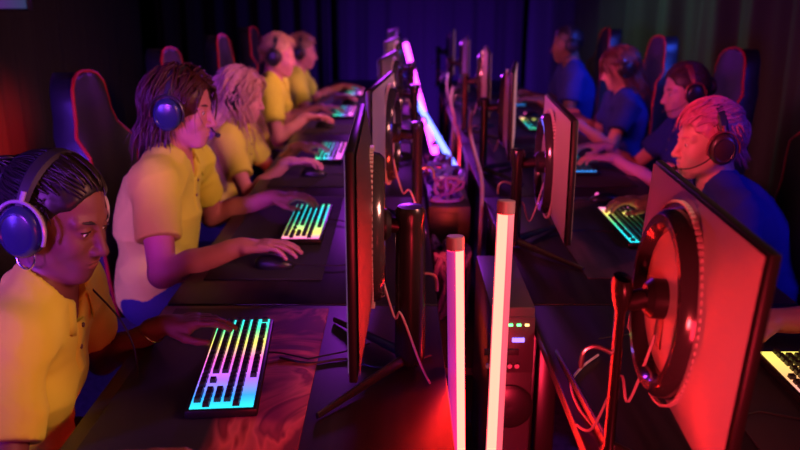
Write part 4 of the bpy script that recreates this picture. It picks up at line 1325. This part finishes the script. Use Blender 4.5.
p = build_person('girl in a yellow polo with long wavy fair hair and a headset', '', (-0.93, 3.75), (-0.735, 3.74, 1.065), -2, -4, -12, 0,
                 (-0.495, 3.50, 0.805), (-0.50, 3.90, 0.80), hr_dir=(1, 0.0, 0), hl_dir=(1, 0.05, 0), lean=0.09, sc=0.95, fem=True, skin=SK3, lipm=LP2, shirtm=YEL, browm=HLB, fine=0.0036)
F = p['FH']
put_hair(p, HLB, dict(cut=[fell(F, (0.105, 0, 0.035), (0.056, 0.055, 0.046)), fell(F, (0.128, 0, -0.015), (0.080, 0.090, 0.094)), fell(F, (0.085, 0, -0.135), (0.09, 0.12, 0.09))], cr=(0.114, 0.092, 0.101), extra=[fcone(F, (-0.06, 0.0, -0.02), (-0.10, 0, -0.24), 0.070, 0.060)]), [
    hair_locks(F, rngs(21), 380, lambda d: face_open(d, 0.45, 0.3), lambda q, t: (-0.55 + 0.5 * t + (0.15 if t > 0.4 and q[0] > -0.03 else 0), np.sign(q[1]) * (0.35 if t < 0.3 else 0.12), -1.0) if t < 0.35 else (0.42 if q[0] > -0.06 else 0.1, 0, -1), 26, 0.0155, 0.0052, 0.014, cr=(0.112, 0.092, 0.100), jitter=0.16, wave=0.0045)])
make_headset('black headset on the girl with long wavy hair', F, big=1.08, mic=False)

def short_hair(p, m, seed, n=420, L=4, lift=0.008, cr=(0.110, 0.088, 0.100), flow=None):
    F = p['FH']
    put_hair(p, m, dict(cr=(cr[0] - 0.002, cr[1] - 0.002, cr[2] - 0.001)), [hair_locks(F, rngs(seed), n, lambda d: face_open(d, 0.46, 0.22), flow or (lambda q, t: (0.7, 0.3 * np.sign(q[1]), 0.15 - 1.2 * t - (0.8 if q[2] < 0.02 else 0))), L, 0.011, 0.0036, lift, cr=cr, jitter=0.35)])
p = build_person('blond boy in a yellow polo with a black headset, fourth from the camera', '', (-0.93, 4.95), (-0.73, 4.90, 1.16), 0, -4, -8, 0,
                 (-0.565, 4.80, 0.805), (-0.53, 5.25, 0.80), hr_dir=(1, 0, 0), hl_dir=(1, 0, 0), lean=0.09, sc=0.97, skin=SK3, lipm=LP2, shirtm=YEL, browm=HBL, fine=0.0045)
short_hair(p, HBL, 31)
make_headset('black headset on the blond boy in yellow', p['FH'], big=1.12, mic=False)
p = build_person('farthest player in a yellow polo, with short fair hair', '', (-0.91, 6.05), (-0.715, 5.98, 1.105), 0, 0, -8, 0,
                 (-0.475, 5.80, 0.805), (-0.46, 6.45, 0.80), hr_dir=(1, 0, 0), hl_dir=(1, 0, 0), lean=0.09, sc=0.97, skin=SK2, lipm=LP2, shirtm=YEL, browm=HDK, fine=0.0045)
short_hair(p, hairm('hair_light_brown', (0.28, 0.15, 0.08)), 32)
make_headset('dark headset on the farthest yellow-shirted player', p['FH'], big=1.05, mic=False)

# --- navy team
p = build_person('player in a navy polo whose forearm reaches in at the right edge', '', (1.52, 1.50), (1.36, 1.46, 1.15), 180, 0, -8, 0,
                 (0.875, 1.715, 0.805), (1.02, 1.28, 0.805), hr_dir=(-1, 0.05, 0), hl_dir=(-1, 0, 0), lean=0.12, skin=SK2, lipm=LP2, shirtm=NAV, browm=HDK, fine=0.0045)
short_hair(p, HDK, 33, n=160)
p = build_person('player in a navy polo with cropped pink hair and a headset', '', (1.24, 2.62), (1.015, 2.61, 1.060), 178, 3, -4, 0,
                 (0.915, 2.80, 0.805), (0.96, 2.42, 0.805), hr_dir=(-1, 0.02, 0), hl_dir=(-1, 0, 0), lean=0.17, sc=1.0, skin=SK3, lipm=LP2, shirtm=NAV, browm=HPK, fine=FINE, curlR=(12, 30, 26))
F = p['FH']
put_hair(p, HPK, dict(cr=(0.112, 0.087, 0.106), groove=0.003), [
    hair_locks(F, rngs(41), 800, lambda d: face_open(d, 0.52, 0.30), lambda q, t: ((0.9, 0.25 * np.sign(q[1]), 0.25 - 1.0 * t) if q[2] > 0.035 else (-0.35, 0, -0.9)), 6, 0.010, 0.0028, 0.004, cr=(0.112, 0.086, 0.107), jitter=0.14)])
make_headset('black headset with microphone on the pink-haired player', F, big=1.10, cup_mat=mat('cup_dark_red', (0.05, 0.02, 0.02), 0.35), yoke_mat=mat('yoke_red', (0.30, 0.06, 0.05), 0.35, 0.4), mic_side=1)
p = build_person('second player in a navy polo, dark hair pulled back under a headset', '', (1.42, 3.75), (1.32, 3.74, 1.09), 178, 6, -10, 0,
                 (1.00, 3.87, 0.805), (0.965, 3.58, 0.805), hr_dir=(-1, 0, 0), hl_dir=(-1, 0, 0), lean=0.01, sc=0.96, fem=True, skin=SK3, lipm=LP2, shirtm=NAV, browm=HDK, fine=0.0038)
F = p['FH']
put_hair(p, HDK, dict(cr=(0.110, 0.088, 0.100), extra=[fell(F, (-0.115, 0, 0.0), (0.045, 0.045, 0.05))]), [
    hair_locks(F, rngs(42), 240, lambda d: face_open(d, 0.46, 0.22), lambda q, t: (-0.12 - q[0], -q[1] * 0.9, -0.04 - q[2] * 0.8), 9, 0.012, 0.0042, 0.004, cr=(0.110, 0.088, 0.100), jitter=0.15)])
make_headset('headset with dull red band on the second navy player', F, big=1.08, yoke_mat=mat('yoke_red', (0.3, 0.06, 0.05), 0.35), band_mat=mat('band_red', (0.16, 0.03, 0.03), 0.5), mic_side=1)
p = build_person('third player in a navy polo with shoulder-length dark hair, looking down', '', (1.40, 4.82), (1.295, 4.80, 1.095), 178, 6, -16, 0,
                 (1.08, 5.02, 0.805), (1.02, 4.60, 0.805), hr_dir=(-1, 0, 0), hl_dir=(-1, 0, 0), lean=0.01, sc=0.96, fem=True, skin=SK3, lipm=LP2, shirtm=NAV, browm=HDK, fine=0.0045)
F = p['FH']
put_hair(p, hairm('hair_dark_red', (0.10, 0.022, 0.018)), dict(cr=(0.114, 0.092, 0.101), extra=[fcone(F, (-0.06, 0.0, -0.02), (-0.06, 0, -0.12), 0.070, 0.062)]), [
    hair_locks(F, rngs(43), 260, lambda d: face_open(d, 0.45, 0.3), lambda q, t: (-0.2, np.sign(q[1]) * 0.2, -1), 14, 0.014, 0.0048, 0.008, cr=(0.112, 0.092, 0.100), jitter=0.15)])
make_headset('dark headset on the third navy player', F, big=1.08, mic=False)
p = build_person('farthest player in a navy polo with cropped black hair', '', (1.30, 5.80), (1.175, 5.76, 1.17), 178, 4, -6, 0,
                 (0.92, 6.0, 0.805), (0.96, 5.6, 0.805), hr_dir=(-1, 0, 0), hl_dir=(-1, 0, 0), lean=0.03, sc=1.0, skin=SK4, lipm=LP1, shirtm=NAV, browm=HB, fine=0.0045)
put_hair(p, HB, dict(cr=(0.110, 0.088, 0.101), groove=0.004), [])
make_headset('dark headset on the farthest navy player', p['FH'], big=1.05, mic=False)
